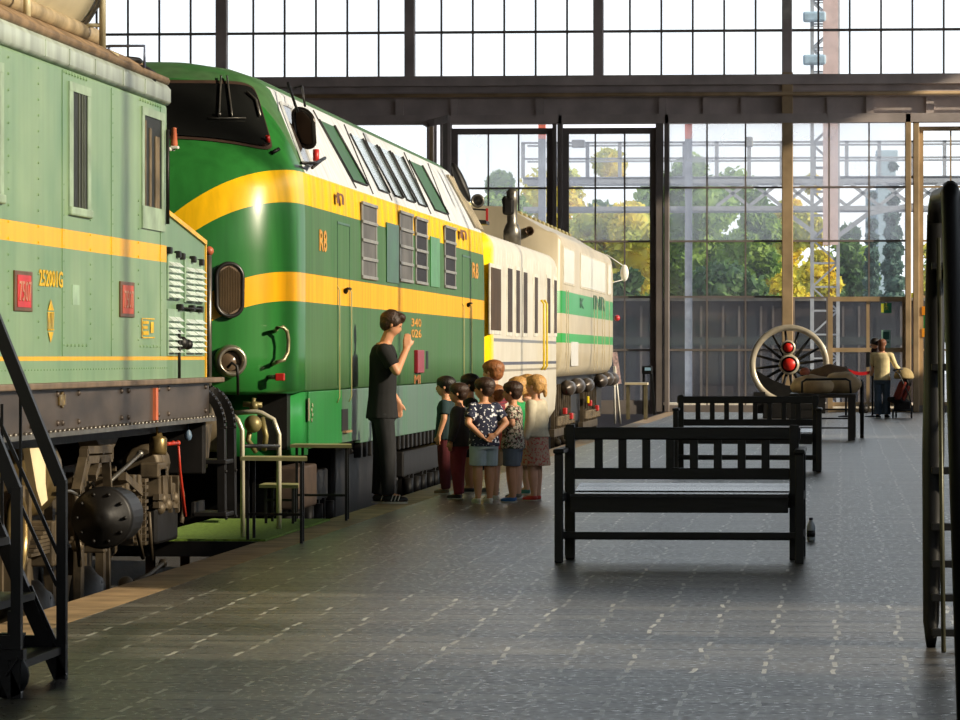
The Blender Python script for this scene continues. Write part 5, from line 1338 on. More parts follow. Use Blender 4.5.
part('sheet', MB().box((a.x, Ys-.004, a.z), (b_.x, Ys+.004, b_.z)), M('pale notice', (150, 190, 176), .5, 0, .1), t)
part('print', MB().box((a.x+.03, Ys-.006, a.z+.20), (b_.x-.03, Ys-.003, b_.z-.04)).box((a.x+.03, Ys-.006, a.z+.12), (b_.x-.03, Ys-.003, a.z+.15)), M('dark green print', (30, 90, 74), .5, 0, .1), t)
for (py, c_, lab) in ((311, (238, 150, 30), 'orange square sign on the glass beside the bronze column, upper one'), (327, (30, 120, 60), 'tall dark green sign on the glass beside the bronze column, middle one'), (333, (240, 160, 40), 'small orange sign on the glass beside the bronze column, lowest one')):
    a = at_y(922, py+4, Ys); h = .20 if py != 327 else .42
    if py == 327: a.y += .03
    o = recentre(part('door_sign', MB().box((a.x, a.y-.004, a.z), (a.x+.11, a.y+.004, a.z+h)), M('sign colour %d' % py, c_, .4, 0, .1)), a); tag(o, lab, 'sign', 'signs beside the bronze column')
# little table with pale top and slim stand by the glass, left
Yp = 88.0
a = at_y(625, 383.5, Yp); b_ = at_y(648, 383.5, Yp)
t = thing('side_table', 'small pale-topped table standing before the cream locomotive', 'table', ((a.x+b_.x)/2, Yp, 0))
part('tabletop', MB().box((a.x, Yp-.2, a.z-.03), (b_.x, Yp+.3, a.z+.02), .006), M('pale laminate', (214, 200, 168), .4), t)
for x, y in ((a.x+.06, Yp-.15), (b_.x-.05, Yp-.15), (a.x+.06, Yp+.25), (b_.x-.05, Yp+.25)):
    part('leg', MB().box((x-.03, y-.02, 0), (x+.03, y+.02, a.z-.02)), M('olive grey leg', (112, 104, 80), .5, .2), t)
a = at_y(648, 372, 95.0)
t = thing('information_stand', 'slim black lectern stand with a pale blue screen near the glass wall', 'stand', (a.x, 95, 0))
part('post', MB().box((at_y(642.5, 380, 95).x, 94.97, 0), (at_y(645, 380, 95).x, 95.03, a.z)).bar((at_y(651, 380, 95).x, 95, a.z), (at_y(654.5, 413, 95).x, 95, 0), .06, .05), blackm, t)
part('panel', MB().box((at_y(642, 370, 95).x, 94.9, at_y(642, 374, 95).z), (at_y(652, 370, 95).x, 95.05, at_y(642, 366, 95).z), .01), blackm, t)
part('screen', MB().box((at_y(645, 370, 95).x, 94.885, at_y(642, 370.5, 95).z), (at_y(651, 370, 95).x, 94.90, at_y(642, 367.5, 95).z)), M('pale blue screen', (150, 190, 214), .3, 0, .05), t)
# cream stepladder hung with a rope by the cream locomotive
t = thing('step_rail', 'thin white leaning rail with red and white ribbon by the cream locomotive nose', 'rail', (at_z(620, 424).x, at_z(620, 424).y, 0))
p0_ = at_z(620.5, 424); Yq = p0_.y
part('pole', MB().tube([tuple(p0_), tuple(at_y(615, 366, Yq))], .02, 8).tube([(p0_.x-.12, Yq+.3, 0), tuple(at_y(614, 366, Yq+.2))], .02, 8), white_p, t)
part('ribbon', MB().bar(at_y(614.5, 352, Yq), at_y(619, 384, Yq), .10, .01), M('pink and white ribbon', (222, 190, 190), .5, 0, .4, 20), t)
# ================================================================== PEOPLE
def remesh(name, mb, mat, parent, voxel=.010, smooth=3, mats=None):
    o = part(name, mb, mat, parent)
    md = o.modifiers.new('r', 'REMESH'); md.mode = 'VOXEL'; md.voxel_size = voxel; md.use_smooth_shade = True
    if smooth: s_ = o.modifiers.new('s', 'SMOOTH'); s_.iterations = smooth; s_.factor = .5
    me = bpy.data.meshes.new_from_object(o.evaluated_get(bpy.context.evaluated_depsgraph_get()))
    o.modifiers.clear(); old = o.data; o.data = me; bpy.data.meshes.remove(old)
    me.materials.clear(); me.materials.append(mat)
    me.polygons.foreach_set('use_smooth', [True]*len(me.polygons))
    return o
def cap(mb, a, ra, b, rb, n=12, flat=(False, False)):
    """tapered limb between two joints with rounded or cut ends"""
    a = Vector(a); b = Vector(b); d = b - a; Ln = max(d.length, 1e-5)
    prof = []
    if flat[0]: prof += [(ra, 0)]
    else: prof += [(ra*math.cos(t), -ra*math.sin(t)) for t in (PI/2*.98, PI/3, PI/6)] + [(ra, 0)]
    prof += [(ra + (rb-ra)*.5, Ln*.5)]
    if flat[1]: prof += [(rb, Ln)]
    else: prof += [(rb, Ln)] + [(rb*math.cos(t), Ln + rb*math.sin(t)) for t in (PI/6, PI/3, PI/2*.98)]
    mb.lathe(prof, a, d, n)
def rings(mb, lv, n=20, e=2.3):
    """torso-like loft: lv = [(z, cx, cy, half width, half depth)]"""
    rr = []
    for z, cx, cy, a, b in lv:
        rr.append([(cx + a*math.copysign(abs(math.cos(2*PI*k/n))**(2/e), math.cos(2*PI*k/n)), cy + b*math.copysign(abs(math.sin(2*PI*k/n))**(2/e), math.sin(2*PI*k/n)), z) for k in range(n)])
    mb.loft(rr)
def hand(mb, w, d, up, s, curl=.5, n=8):
    """palm, four unequal bent fingers and a thumb; w wrist point, d direction of the hand, up = back of the hand, s hand length"""
    d = Vector(d).normalized(); up = (Vector(up) - d*Vector(up).dot(d)).normalized(); sd = d.cross(up)
    c = Vector(w) + d*s*.28
    for k in (-1.1, -.4, .4, 1.1):
        cap(mb, Vector(w) + sd*k*s*.09, s*.10, Vector(w) + d*s*.48 + sd*k*s*.15, s*.085, n)
    for k, ln in ((-1.5, .34), (-.5, .43), (.5, .46), (1.5, .40)):
        p0 = Vector(w) + d*s*.50 + sd*k*s*.115
        p1 = p0 + (d*math.cos(curl*.6) - up*math.sin(curl*.6))*s*ln*.55; p2 = p1 + (d*math.cos(curl*1.6) - up*math.sin(curl*1.6))*s*ln*.5
        cap(mb, p0, s*.052, p1, s*.047, n); cap(mb, p1, s*.047, p2, s*.040, n)
    p0 = Vector(w) + d*s*.16 + sd*s*.16; p1 = p0 + (d*.75 + sd*.65).normalized()*s*.25; p2 = p1 + (d*.95 + sd*.2 - up*.2).normalized()*s*.20
    cap(mb, p0, s*.062, p1, s*.054, n); cap(mb, p1, s*.054, p2, s*.045, n)
def human(label, loc, face, H, skin, hair, hairstyle, top, bottom, shoe, arms, legs=None, child=True, lean=0.0, headtilt=0.0, headturn=0.0, group=None, stomach=1.0, skirt=None, printed=None, trim=None):
    """face: heading in degrees (0 = away from the camera, 90 = to the left of the photo); built facing +Y, arms: [(elbow), (wrist), (hand dir)] right then left, in units of height"""
    t = thing('person', label, 'person', (0, 0, 0), group)
    hk = (1/5.6 if H < 1.3 else 1/7.4) if child else 1/7.6          # head height / body height
    hh = hk*H; hc = H - hh*.50; chin = H - hh
    sh = chin - (.040 if child else .055)*H; hipz = .50*H; kn = .27*H; ank = .045*H; sw = (.108 if child else .125)*H; hw = .052*H
    if legs is None: legs = [(.055, .01), (-.055, -.01)]             # foot (x, y) offsets
    ty = lambda z: lean*max(0, z - hipz)
    thick = (1.16 if child else 1.0)
    body = MB(); body.smooth = True
    tor = [(hipz-.05*H, 0, 0, .075*H*thick, .055*H*thick), (hipz+.02*H, 0, -.004, .088*H*thick, .062*H*thick), (hipz+.10*H, 0, 0, .080*H*thick, .058*H*thick*stomach), (hipz+.19*H, 0, 0, .090*H, .062*H), (sh-.05*H, 0, 0, .100*H, .064*H), (sh-.005*H, 0, -.004, .092*H, .050*H), (sh+.02*H, 0, -.004, .05*H, .036*H)]
    tor = [(z, x, y + ty(z), a, b) for z, x, y, a, b in tor]
    rings(body, tor)
    nk = Vector((0, ty(sh)+.002*H, sh)); hd = Vector((0, ty(hc) + .012*H + headtilt*hh*.3, hc - abs(headtilt)*hh*.06))
    cap(body, nk, .032*H*thick, hd - Vector((0, .01*H, hh*.25)), .030*H*thick)
    # head
    Rt = Matrix.Rotation(-headtilt*.5, 3, 'X'); Rz = Matrix.Rotation(math.radians(headturn), 3, 'Z'); RR = Rz @ Rt
    def hp(x, y, z): return hd + RR @ Vector((x*hh, y*hh, z*hh))
    def blob(mb, c, r, sc, n=16):
        o = len(mb.v); mb.ball((0, 0, 0), r*hh, n, 10, sc); q = hp(*c)
        for i in range(o, len(mb.v)): mb.v[i] = tuple(q + RR @ Vector(mb.v[i]))
    blob(body, (0, -.05, .10), .40, (.90, 1.08, .95)); blob(body, (0, .06, -.12), .31, (.92, 1.0, 1.15)); blob(body, (0, .18, -.33), .13, (1.1, .9, .8))
    blob(body, (0, .375, -.075), .055, (.8, 1.1, 1.5)); blob(body, (0, .39, -.12), .05, (1.2, 1, .8)); blob(body, (0, .33, -.23), .06, (1.5, .8, .7))
    blob(body, (0, .30, .06), .09, (2.2, .5, .5))
    for s in (-1, 1): blob(body, (s*.37, -.02, -.04), .085, (.4, .7, 1.2))
    # arms
    gl = []
    for s, (el, wr, hdir) in zip((1, -1), arms):
        shp = Vector((s*sw*.92, ty(sh) - .004, sh - .022*H)); E = Vector((el[0]*H*s, el[1]*H, el[2]*H)); W_ = Vector((wr[0]*H*s, wr[1]*H, wr[2]*H))
        r1, r2, r3 = .029*H*thick, .023*H*thick, .0165*H*thick
        cap(body, shp - Vector((s*.03*H, 0, 0)), r1*1.1, shp, r1*1.05); cap(body, shp, r1*1.05, E, r2); cap(body, E, r2, W_, r3)
        upv = Vector((s*1.0, 0.15, 0.2)) if abs(Vector(hdir).x) < .8 else Vector((0, -1, .3))
        hand(body, W_, Vector((hdir[0]*s, hdir[1], hdir[2])), upv, .098*H)
        gl.append((shp, E, W_))
    # legs
    lg = []
    for s, (fx_, fy_) in zip((1, -1), legs):
        hp_ = Vector((s*hw, 0, hipz)); A = Vector((fx_*H, fy_*H, ank)); K = hp_.lerp(A, .5) + Vector((0, .012*H, .01*H)); 
        cap(body, hp_, .049*H*thick, K, .036*H*thick); cap(body, K, .036*H*thick, A.lerp(K, .6), .035*H*thick); cap(body, A.lerp(K, .6), .035*H*thick, A, .020*H*thick)
        cap(body, A, .020*H*thick, A + Vector((0, .06*H, -.018*H)), .017*H)
        lg.append((hp_, K, A))
    fullskin = M('skin', (202, 146, 116), .55, 0, .08, 6) if skin is None else skin
    bd = remesh('body', body, fullskin, t, .0055*H if H > 1.4 else .0062*H, 2)
    # eyes and mouth
    mb = MB()
    for s in (-1, 1):
        o = len(mb.v); mb.ball((0, 0, 0), .042*hh, 8, 6, (1.3, .6, .7)); q = hp(s*.135, .325, .02)
        for i in range(o, len(mb.v)): mb.v[i] = tuple(q + RR @ Vector(mb.v[i]))
    part('eyes', mb, M('dark eyes', (40, 28, 22), .2), t)
    mb = MB(); mb.ball((0, 0, 0), .05*hh, 10, 6, (1.6, .5, .35)); q = hp(0, .375, -.235); mb.v = [tuple(q + RR @ Vector(v)) for v in mb.v]
    part('mouth', mb, M('lips', (170, 92, 84), .4), t)
    # hair
    mb = MB(); mb.smooth = True
    blob(mb, (0, -.10, .155), .43, (.98, 1.08, .86)); blob(mb, (0, -.20, .0), .38, (1.0, .82, .95)); blob(mb, (0, .16, .34), .22, (1.35, .95, .50))
    for s in (-1, 1): blob(mb, (s*.32, .05, .12), .16, (.55, 1.1, 1.25))
    if hairstyle == 'quiff':
        blob(mb, (.02, .20, .40), .22, (1.3, 1.1, .72)); blob(mb, (.0, .34, .30), .12, (1.8, .8, .8)); blob(mb, (0, -.1, .42), .27, (1.1, 1.1, .6))
    elif hairstyle == 'bob':
        blob(mb, (0, -.22, -.20), .34, (1.1, .85, 1.1))
        for s in (-1, 1): blob(mb, (s*.36, -.02, -.12), .17, (.5, 1.1, 2.0))
        blob(mb, (0, .27, .24), .17, (1.9, .7, .7))
    elif hairstyle == 'ponytail':
        blob(mb, (0, -.46, .02), .15, (.8, 1.0, 1.3)); blob(mb, (0, -.52, -.28), .13, (.8, .8, 2.0)); blob(mb, (0, .25, .27), .15, (1.9, .7, .7))
    elif hairstyle == 'long': blob(mb, (0, -.26, -.35), .34, (1.05, .65, 1.3))
    elif hairstyle == 'bowl':
        blob(mb, (0, .25, .24), .18, (1.9, .8, .8)); blob(mb, (0, -.08, .20), .46, (1.0, 1.05, .74))
    rr = random.Random(int(H*1000)); mb.v = [(v[0], v[1], v[2]) for v in mb.v]
    remesh('hair', mb, hair, t, .0072*H, 1)
    # top
    g = .010 + .004*H
    tp = MB(); tp.smooth = True
    lo = top.get('hem', .0) - (.035 if child else 0)
    tl = [(hipz + lo*H - .0, 0, ty(hipz), .100*H*thick+g, .076*H*thick+g), (hipz+.06*H, 0, ty(hipz+.06*H), .088*H*thick+g, .063*H*thick+g)] + [(z, x, y, a+g, b+g) for z, x, y, a, b in tor[3:6]] + [(sh+.012*H, 0, ty(sh), .060*H+g*.5, .040*H+g*.5)]
    rings(tp, tl)
    sl = top.get('sleeve', 'short')
    for (shp, E, W_) in gl:
        s = 1 if shp.x > 0 else -1
        cap(tp, shp - Vector((s*.035*H, 0, 0)), .036*H+g*.5, shp, .034*H*thick+g*.6)
        if sl == 'short': q = shp.lerp(E, .72); cap(tp, shp, .034*H*thick+g*.5, q, .031*H*thick+g*.8, flat=(False, True))
        else: cap(tp, shp, .034*H*thick+g*.5, E, .026*H*thick+g*.5); cap(tp, E, .026*H*thick+g*.5, W_, .021*H*thick+g*.4, flat=(False, True))
    o = remesh(top.get('name', 'shirt'), tp, top['mat'], t, .0075*H, 1)
    # bottom
    bt = MB(); bt.smooth = True
    if skirt:
        z0, flare = skirt
        rings(bt, [(z0*H, 0, 0, flare*H, flare*.80*H), ((z0+.5)/2*H, 0, 0, (flare+.10)*.5*H+.006, (flare*.8+.072)*.5*H+.006), (hipz+.05*H, 0, ty(hipz), .096*H*thick+.004, .070*H*thick+.004)])
        remesh('skirt', bt, bottom['mat'], t, .008*H, 1)
    else:
        rings(bt, [(hipz-.07*H, 0, 0, .090*H*thick+g*.5, .068*H*thick+g*.5), (hipz, 0, 0, .094*H*thick+g*.6, .071*H*thick+g*.6), (hipz+.05*H, 0, ty(hipz+.05*H), .084*H*thick+g*.6, .060*H*thick+g*.6)])
        q = bottom.get('length', 'short')
        for hp_, K, A in lg:
            if q == 'short': cap(bt, hp_.lerp(K, .14), .057*H*thick+g*.3, hp_.lerp(K, .92), .048*H*thick+g*.8, flat=(True, True))
            else: cap(bt, hp_.lerp(K, .14), .055*H*thick+g*.4, K, .041*H*thick+g*.5, flat=(True, False)); cap(bt, K, .041*H*thick+g*.5, A + Vector((0, 0, .0)), (.030 + bottom.get('flare', 0))*H*thick+g*.4, flat=(False, True))
        remesh('shorts' if q == 'short' else 'trousers', bt, bottom['mat'], t, .0075*H, 1)
    # shoes
    for hp_, K, A in lg:
        mb = MB(); mb.smooth = True; f = .078*H if child else .085*H
        o_ = len(mb.v)
        mb.ball((A.x, A.y+.010*H, .027*H), .034*H, 12, 8, (.85, 1.2, .75)); mb.ball((A.x, A.y+.065*H, .020*H), .032*H, 12, 8, (.9, 1.3, .60)); mb.ball((A.x, A.y+.035*H, .026*H), .030*H, 12, 8, (.9, 1.5, .7))
        mb.v = [(x, y, max(z, .0)) for x, y, z in mb.v]
        so_ = remesh('shoe', mb, shoe, t, .006*H, 1)
        part('sole', MB().prism([(A.x + .030*H*math.cos(k*PI/8), A.y+.035*H + .068*H*math.sin(k*PI/8)) for k in range(16)], 'z', 0.0, .010*H), M('pale sole', (200, 196, 186), .6), so_)
        if trim:
            mb = MB()
            for s_ in (-1, 1):
                for k in range(3): mb.bar((A.x + s_*.029*H, A.y + (.015+.018*k)*H, .014*H), (A.x + s_*.024*H, A.y + (.026+.018*k)*H, .046*H), .006, .006)
            part('stripes', mb, trim, so_)
    t.location = loc; t.rotation_euler = (0, 0, math.radians(face))
    return t
def pattern(name, base, cols, scale, thr=.56):
    m, t_, b = newmat(name); c = lin(base); col = c
    for i, cc in enumerate(cols):
        n = noise(t_, scale*(1+.3*i), 2.0, (1, 1, .7), 'Object')
        mp = t_.nodes.new('ShaderNodeMath'); mp.operation = 'GREATER_THAN'; mp.inputs[1].default_value = thr + .03*i; 
        sh_ = t_.nodes.new('ShaderNodeMapping'); sh_.inputs['Location'].default_value = (i*7, i*3, i); 
        c_ = t_.nodes.new('ShaderNodeTexCoord'); t_.links.new(c_.outputs['Object'], sh_.inputs[0]); t_.links.new(sh_.outputs[0], n.inputs['Vector'])
        t_.links.new(n.outputs['Fac'], mp.inputs[0]); col = mixc(t_, mp.outputs[0], col, lin(cc))
    t_.links.new(col, b.inputs['Base Color']); b.inputs['Roughness'].default_value = .85
    return m
def stripes(name, a, b_, per):
    m, t_, b = newmat(name); c_ = t_.nodes.new('ShaderNodeTexCoord'); s = t_.nodes.new('ShaderNodeSeparateXYZ'); t_.links.new(c_.outputs['Object'], s.inputs[0])
    f = math_(t_, 'LESS_THAN', math_(t_, 'FRACT', math_(t_, 'DIVIDE', s.outputs['Z'], per)), .5)
    t_.links.new(mixc(t_, f, lin(a), lin(b_)), b.inputs['Base Color']); b.inputs['Roughness'].default_value = .85; return m
def cloth(n, c, var=.12): return M(n, c, .88, 0, var, 14, .15)
sk_a = M('tanned skin', (206, 148, 112), .5, 0, .06, 6); sk_b = M('fair skin', (224, 172, 142), .5, 0, .06, 6)
h_blk = M('black hair', (30, 22, 18), .5, 0, .4, 60, .4); h_brn = M('dark brown hair', (58, 38, 26), .5, 0, .4, 60, .4); h_red = M('light brown hair', (150, 96, 56), .5, 0, .35, 60, .4); h_bld = M('blond hair', (204, 156, 92), .5, 0, .3, 60, .4)
DN = [(.145, -.01, .655), (.150, .04, .52), (0, .2, -1)]         # arm hanging
def A(el, wr, hd): return (el, wr, hd)
HANG = A((.135, -.01, .64), (.14, .035, .50), (0, .15, -1))
def at_foot(px, D): return Vector((at_y(px, 500, D).x, D, 0))
GRP = 'schoolchildren gathered by the green locomotive'
KID = dict(child=True, group=GRP)
man = human('young man in black polo and trousers, hand to mouth, facing the children', at_foot(382, 37.7), -82, 1.70, sk_a, h_brn, 'quiff',
      dict(mat=cloth('black polo cotton', (22, 22, 24)), hem=-.06, name='polo_shirt'), dict(mat=cloth('black jeans', (30, 31, 34)), length='long'), M('black trainer', (24, 24, 26), .5),
      [A((.135, .07, .685), (.035, .125, .80), (-.18, .10, .95)), A((.14, .00, .66), (.10, .085, .53), (0, .1, -1))], legs=[(.04, .03), (-.05, -.02)], child=False, lean=.03, headtilt=.7, trim=M('white stripes', (226, 222, 214), .5))
def kid(px, D, H, face, label, hair, style, top, bottom, shoe, arms=None, **kw):
    return human(label, at_foot(px, D), face, H, kw.pop('skin', sk_a), hair, style, top, bottom, shoe, arms or [HANG, HANG], **KID, **kw)
kid(446, 40.3, 1.11, 84, 'leftmost child, dark haired, in dark teal top and dark red trousers', h_blk, 'bowl', dict(mat=cloth('dark teal cotton', (28, 52, 56)), sleeve='short'), dict(mat=cloth('dark red cotton', (92, 32, 40)), length='long'), M('brown shoe', (120, 104, 80), .6), headturn=5)
kid(459, 38.9, 1.055, 80, 'child in dark grey long-sleeved top and wine red trousers, second from left', h_brn, 'bowl', dict(mat=cloth('charcoal jersey', (62, 58, 60)), sleeve='long', hem=-.01), dict(mat=cloth('wine red cotton', (142, 54, 66)), length='long'), M('dark trainer', (44, 38, 36), .6), headturn=8)
kid(470, 40.7, 1.13, 95, 'dark haired child half hidden between the grey top and the navy shirt', h_blk, 'bowl', dict(mat=cloth('black top', (26, 24, 28))), dict(mat=cloth('black shorts cloth', (36, 30, 34))), M('black shoe', (22, 20, 20), .5))
kid(484, 37.8, 1.11, 28, 'boy in navy shirt with white print and pale denim shorts, hands behind his back', h_brn, 'bowl', dict(mat=pattern('navy with white print', (34, 38, 62), [(226, 226, 232)], 34, .60), hem=-.01), dict(mat=cloth('pale denim', (176, 190, 196))), M('white trainer', (222, 216, 204), .6),
    [A((.165, -.06, .64), (.055, -.105, .55), (-.8, -.1, -.5)), A((.165, -.06, .64), (.06, -.105, .53), (-.7, -.1, -.6))], headturn=46)
kid(493.5, 40.6, 1.26, 66, 'tallest boy, light brown hair, in dark red striped shirt at the back of the group', h_red, 'bowl', dict(mat=stripes('dark red striped jersey', (128, 40, 52), (92, 44, 60), .03)), dict(mat=cloth('dark shorts cloth', (54, 50, 62))), M('grey trainer', (120, 120, 124), .6), skin=sk_b)
kid(495.5, 38.7, 1.04, 82, 'small child in coral pink shirt and beige shorts beside the navy shirt', h_red, 'bowl', dict(mat=cloth('coral cotton', (222, 112, 104)), hem=-.02), dict(mat=cloth('beige cotton', (188, 166, 128))), M('white shoe', (220, 216, 206), .6), skin=sk_b)
kid(513, 38.1, 1.075, 80, 'boy in floral shirt, grey shorts and bright blue shoes', h_brn, 'bowl', dict(mat=pattern('floral cotton', (196, 184, 166), [(96, 40, 48), (66, 86, 60), (40, 40, 40)], 36, .54), hem=-.02), dict(mat=cloth('grey cotton', (104, 112, 124))), M('bright blue shoe', (44, 104, 176), .5),
    [A((.14, -.01, .65), (.12, .06, .55), (0, .6, -.6)), A((.145, -.03, .65), (.10, .12, .66), (-.3, .8, .2))])
kid(518, 39.1, 1.11, 80, 'blond child in bright green shirt and blue shorts behind the floral shirt', h_bld, 'bowl', dict(mat=cloth('bright green cotton', (40, 150, 84)), hem=-.06), dict(mat=cloth('blue cotton', (54, 96, 150))), M('grey shoe', (110, 110, 104), .6), skin=sk_b)
kid(527, 40.3, 1.13, 84, 'child in dusty brown dress and teal shoes half hidden behind the girl in cardigan', h_bld, 'bob', dict(mat=cloth('dusty brown cotton', (132, 102, 84))), dict(mat=cloth('dusty brown cotton', (132, 102, 84))), M('teal shoe', (70, 140, 130), .5), skirt=(.22, .13), skin=sk_b)
kid(536, 38.5, 1.135, 68, 'blond girl in cream cardigan, pink flowered dress and red shoes, rightmost of the children', h_bld, 'ponytail', dict(mat=cloth('cream knit', (214, 204, 178)), sleeve='long', hem=.04, name='cardigan'), dict(mat=pattern('pink flowered cotton', (196, 166, 142), [(196, 90, 84)], 50, .56)), M('red shoe', (196, 54, 44), .4),
    [HANG, A((.14, -.02, .63), (.155, .02, .49), (0, .15, -1))], skirt=(.28, .135), skin=sk_b)
# woman with a pushchair and a child at her shoulder, far right
Dw = 90.5
wom = human('woman in cream jumper and blue jeans seen from behind, standing by the pushchair', at_foot(882, Dw), -14, 1.66, sk_b, M('auburn hair', (120, 72, 44), .5, 0, .35, 60, .4), 'long', dict(mat=cloth('cream jumper', (226, 208, 160)), sleeve='long', hem=-.02, name='jumper'), dict(mat=cloth('blue denim', (74, 92, 112)), length='long', flare=.020), M('dark boot', (40, 36, 34), .6),
      [A((.16, .06, .66), (.20, .15, .60), (.4, .8, 0)), A((.14, .06, .68), (.06, .13, .72), (-.3, .5, .4))], child=False)
# small child carried on her left shoulder
p = at_y(874.5, 345, Dw+.12)
t = thing('person', 'small dark haired child carried at the shoulder of the woman in cream jumper', 'person', (p.x, Dw+.12, p.z-.5))
mb = MB(); mb.smooth = True; cap(mb, p + Vector((.06, .10, -.42)), .10, p + Vector((.02, .08, -.12)), .085); mb.ball(p + Vector((0, .03, .03)), .095, 14, 10, (.9, 1, 1.1)); mb.ball(p + Vector((-.085, .02, .0)), .018, 8, 6)
for s_ in (-1, 1): cap(mb, p + Vector((.02 + s_*.08, .08, -.14)), .032, p + Vector((.05 + s_*.10, .0, -.26)), .028); cap(mb, p + Vector((.06 + s_*.07, .1, -.42)), .05, p + Vector((.06 + s_*.13, .02, -.62)), .04); cap(mb, p + Vector((.05 + s_*.10, .0, -.26)), .028, p + Vector((.10 + s_*.02, -.06, -.24)), .022)
remesh('body', mb, sk_b, t, .011, 2)
mb = MB(); mb.smooth = True; cap(mb, p + Vector((.06, .10, -.44)), .112, p + Vector((.02, .08, -.12)), .096); remesh('romper', mb, cloth('dark wool', (44, 36, 40)), t, .012, 2)
mb = MB(); mb.smooth = True; mb.ball(p + Vector((.01, .03, .06)), .108, 14, 10, (.95, 1, .95)); remesh('hair', mb, h_blk, t, .011, 1)
# pushchair
o0 = at_z(903, 416); Yp_ = Dw - .1
t = thing('pushchair', 'black and dark red pushchair with beige hood at the right hand of the woman', 'pushchair', (o0.x, Yp_, 0))
def PC(px, py, dy=0): return at_y(px, py, Yp_+dy)
for (px, dy, r) in ((893, -.28, .09), (911.5, -.28, .11), (896, .35, .09), (911.5, .35, .11)):
    c = PC(px, 410, dy); part('wheel', MB().lathe([(r*.7, 0), (r, .004), (r, .036), (r*.7, .04), (r*.2, .03), (r*.2, .01)], (c.x-.02, c.y, r), (1, 0, 0), 18, close=True), M('black rubber', (14, 14, 14), .6), t)
mb = MB().tube([PC(894, 412, -.28), PC(899, 398, -.25), PC(909, 384, -.2), PC(902, 372, -.2)], .012, 8).tube([PC(913, 412, -.28), PC(909, 395, -.25), PC(899, 374, -.3), PC(893, 370, -.35)], .012, 8).tube([PC(896, 411, .35), PC(909, 384, .3), PC(899, 370, -.3)], .012, 8).tube([PC(893, 410, -.28), PC(912, 410, -.28)], .012, 8).tube([PC(893, 370, -.36), PC(903, 369, -.36)], .014, 8)
part('frame', mb, blackm, t)
mb = MB(); mb.smooth = True; c = PC(903, 394); mb.smooth = False; mb.bar(PC(899, 402, -.05), PC(907, 379, .0), .36, .16); mb.bar(PC(894, 399, -.22), PC(902, 402, .05), .34, .10); mb.box(PC(894, 411, -.22), PC(910, 401, .28)); remesh('seat', mb, cloth('black nylon', (30, 26, 28)), t, .018, 2)
mb = MB(); mb.smooth = True; c = PC(904, 377, -.02); mb.ball(c, .21, 18, 12, (1.0, 1.25, .95)); mb.v = [(x, y, max(z, c.z - .04)) for x, y, z in mb.v]; remesh('hood', mb, cloth('beige hood cloth', (168, 148, 104)), t, .02, 1)
mb = MB(); mb.smooth = True; c = PC(901, 390, -.24); mb.smooth = False; mb.bar(PC(896, 400, -.24), PC(903, 382, -.16), .26, .06); mb.bar(PC(902, 400, -.24), PC(908, 386, -.16), .14, .07); remesh('blanket', mb, cloth('dark red blanket', (132, 48, 34), .4), t, .015, 1)
# ================================================================== OUTSIDE THE GLASS WALL
gr = M('outside paving', (150, 146, 150), .8, 0, .25, .4)
struct('floor', MB().box((-60, YW+.35, -.5), (60, 320, -.02)), gr)
def leaf_mat(n, c, c2):
    m, t, b = newmat(n); g = noise(t, 1.1, 3.0); r = ramp(t, lin(c), lin(c2), .35, .65); t.links.new(g.outputs['Fac'], r.inputs[0]); t.links.new(r.outputs[0], b.inputs['Base Color'])
    b.inputs['Roughness'].default_value = .6; tl = t.nodes.new('ShaderNodeBsdfTranslucent'); t.links.new(r.outputs[0], tl.inputs[0]); mx = t.nodes.new('ShaderNodeMixShader'); mx.inputs[0].default_value = .35
    o = t.nodes['Material Output']; t.links.new(b.outputs[0], mx.inputs[1]); t.links.new(tl.outputs[0], mx.inputs[2]); t.links.new(mx.outputs[0], o.inputs[0]); return m
lf_g = leaf_mat('green foliage', (84, 120, 40), (150, 178, 76)); lf_y = leaf_mat('yellow autumn foliage', (236, 206, 40), (190, 196, 80)); lf_d = leaf_mat('dark foliage', (48, 84, 40), (96, 126, 70)); lf_c = leaf_mat('cypress foliage', (60, 90, 78), (86, 116, 104))
bark = M('bark', (70, 58, 46), .9, 0, .4, 8)
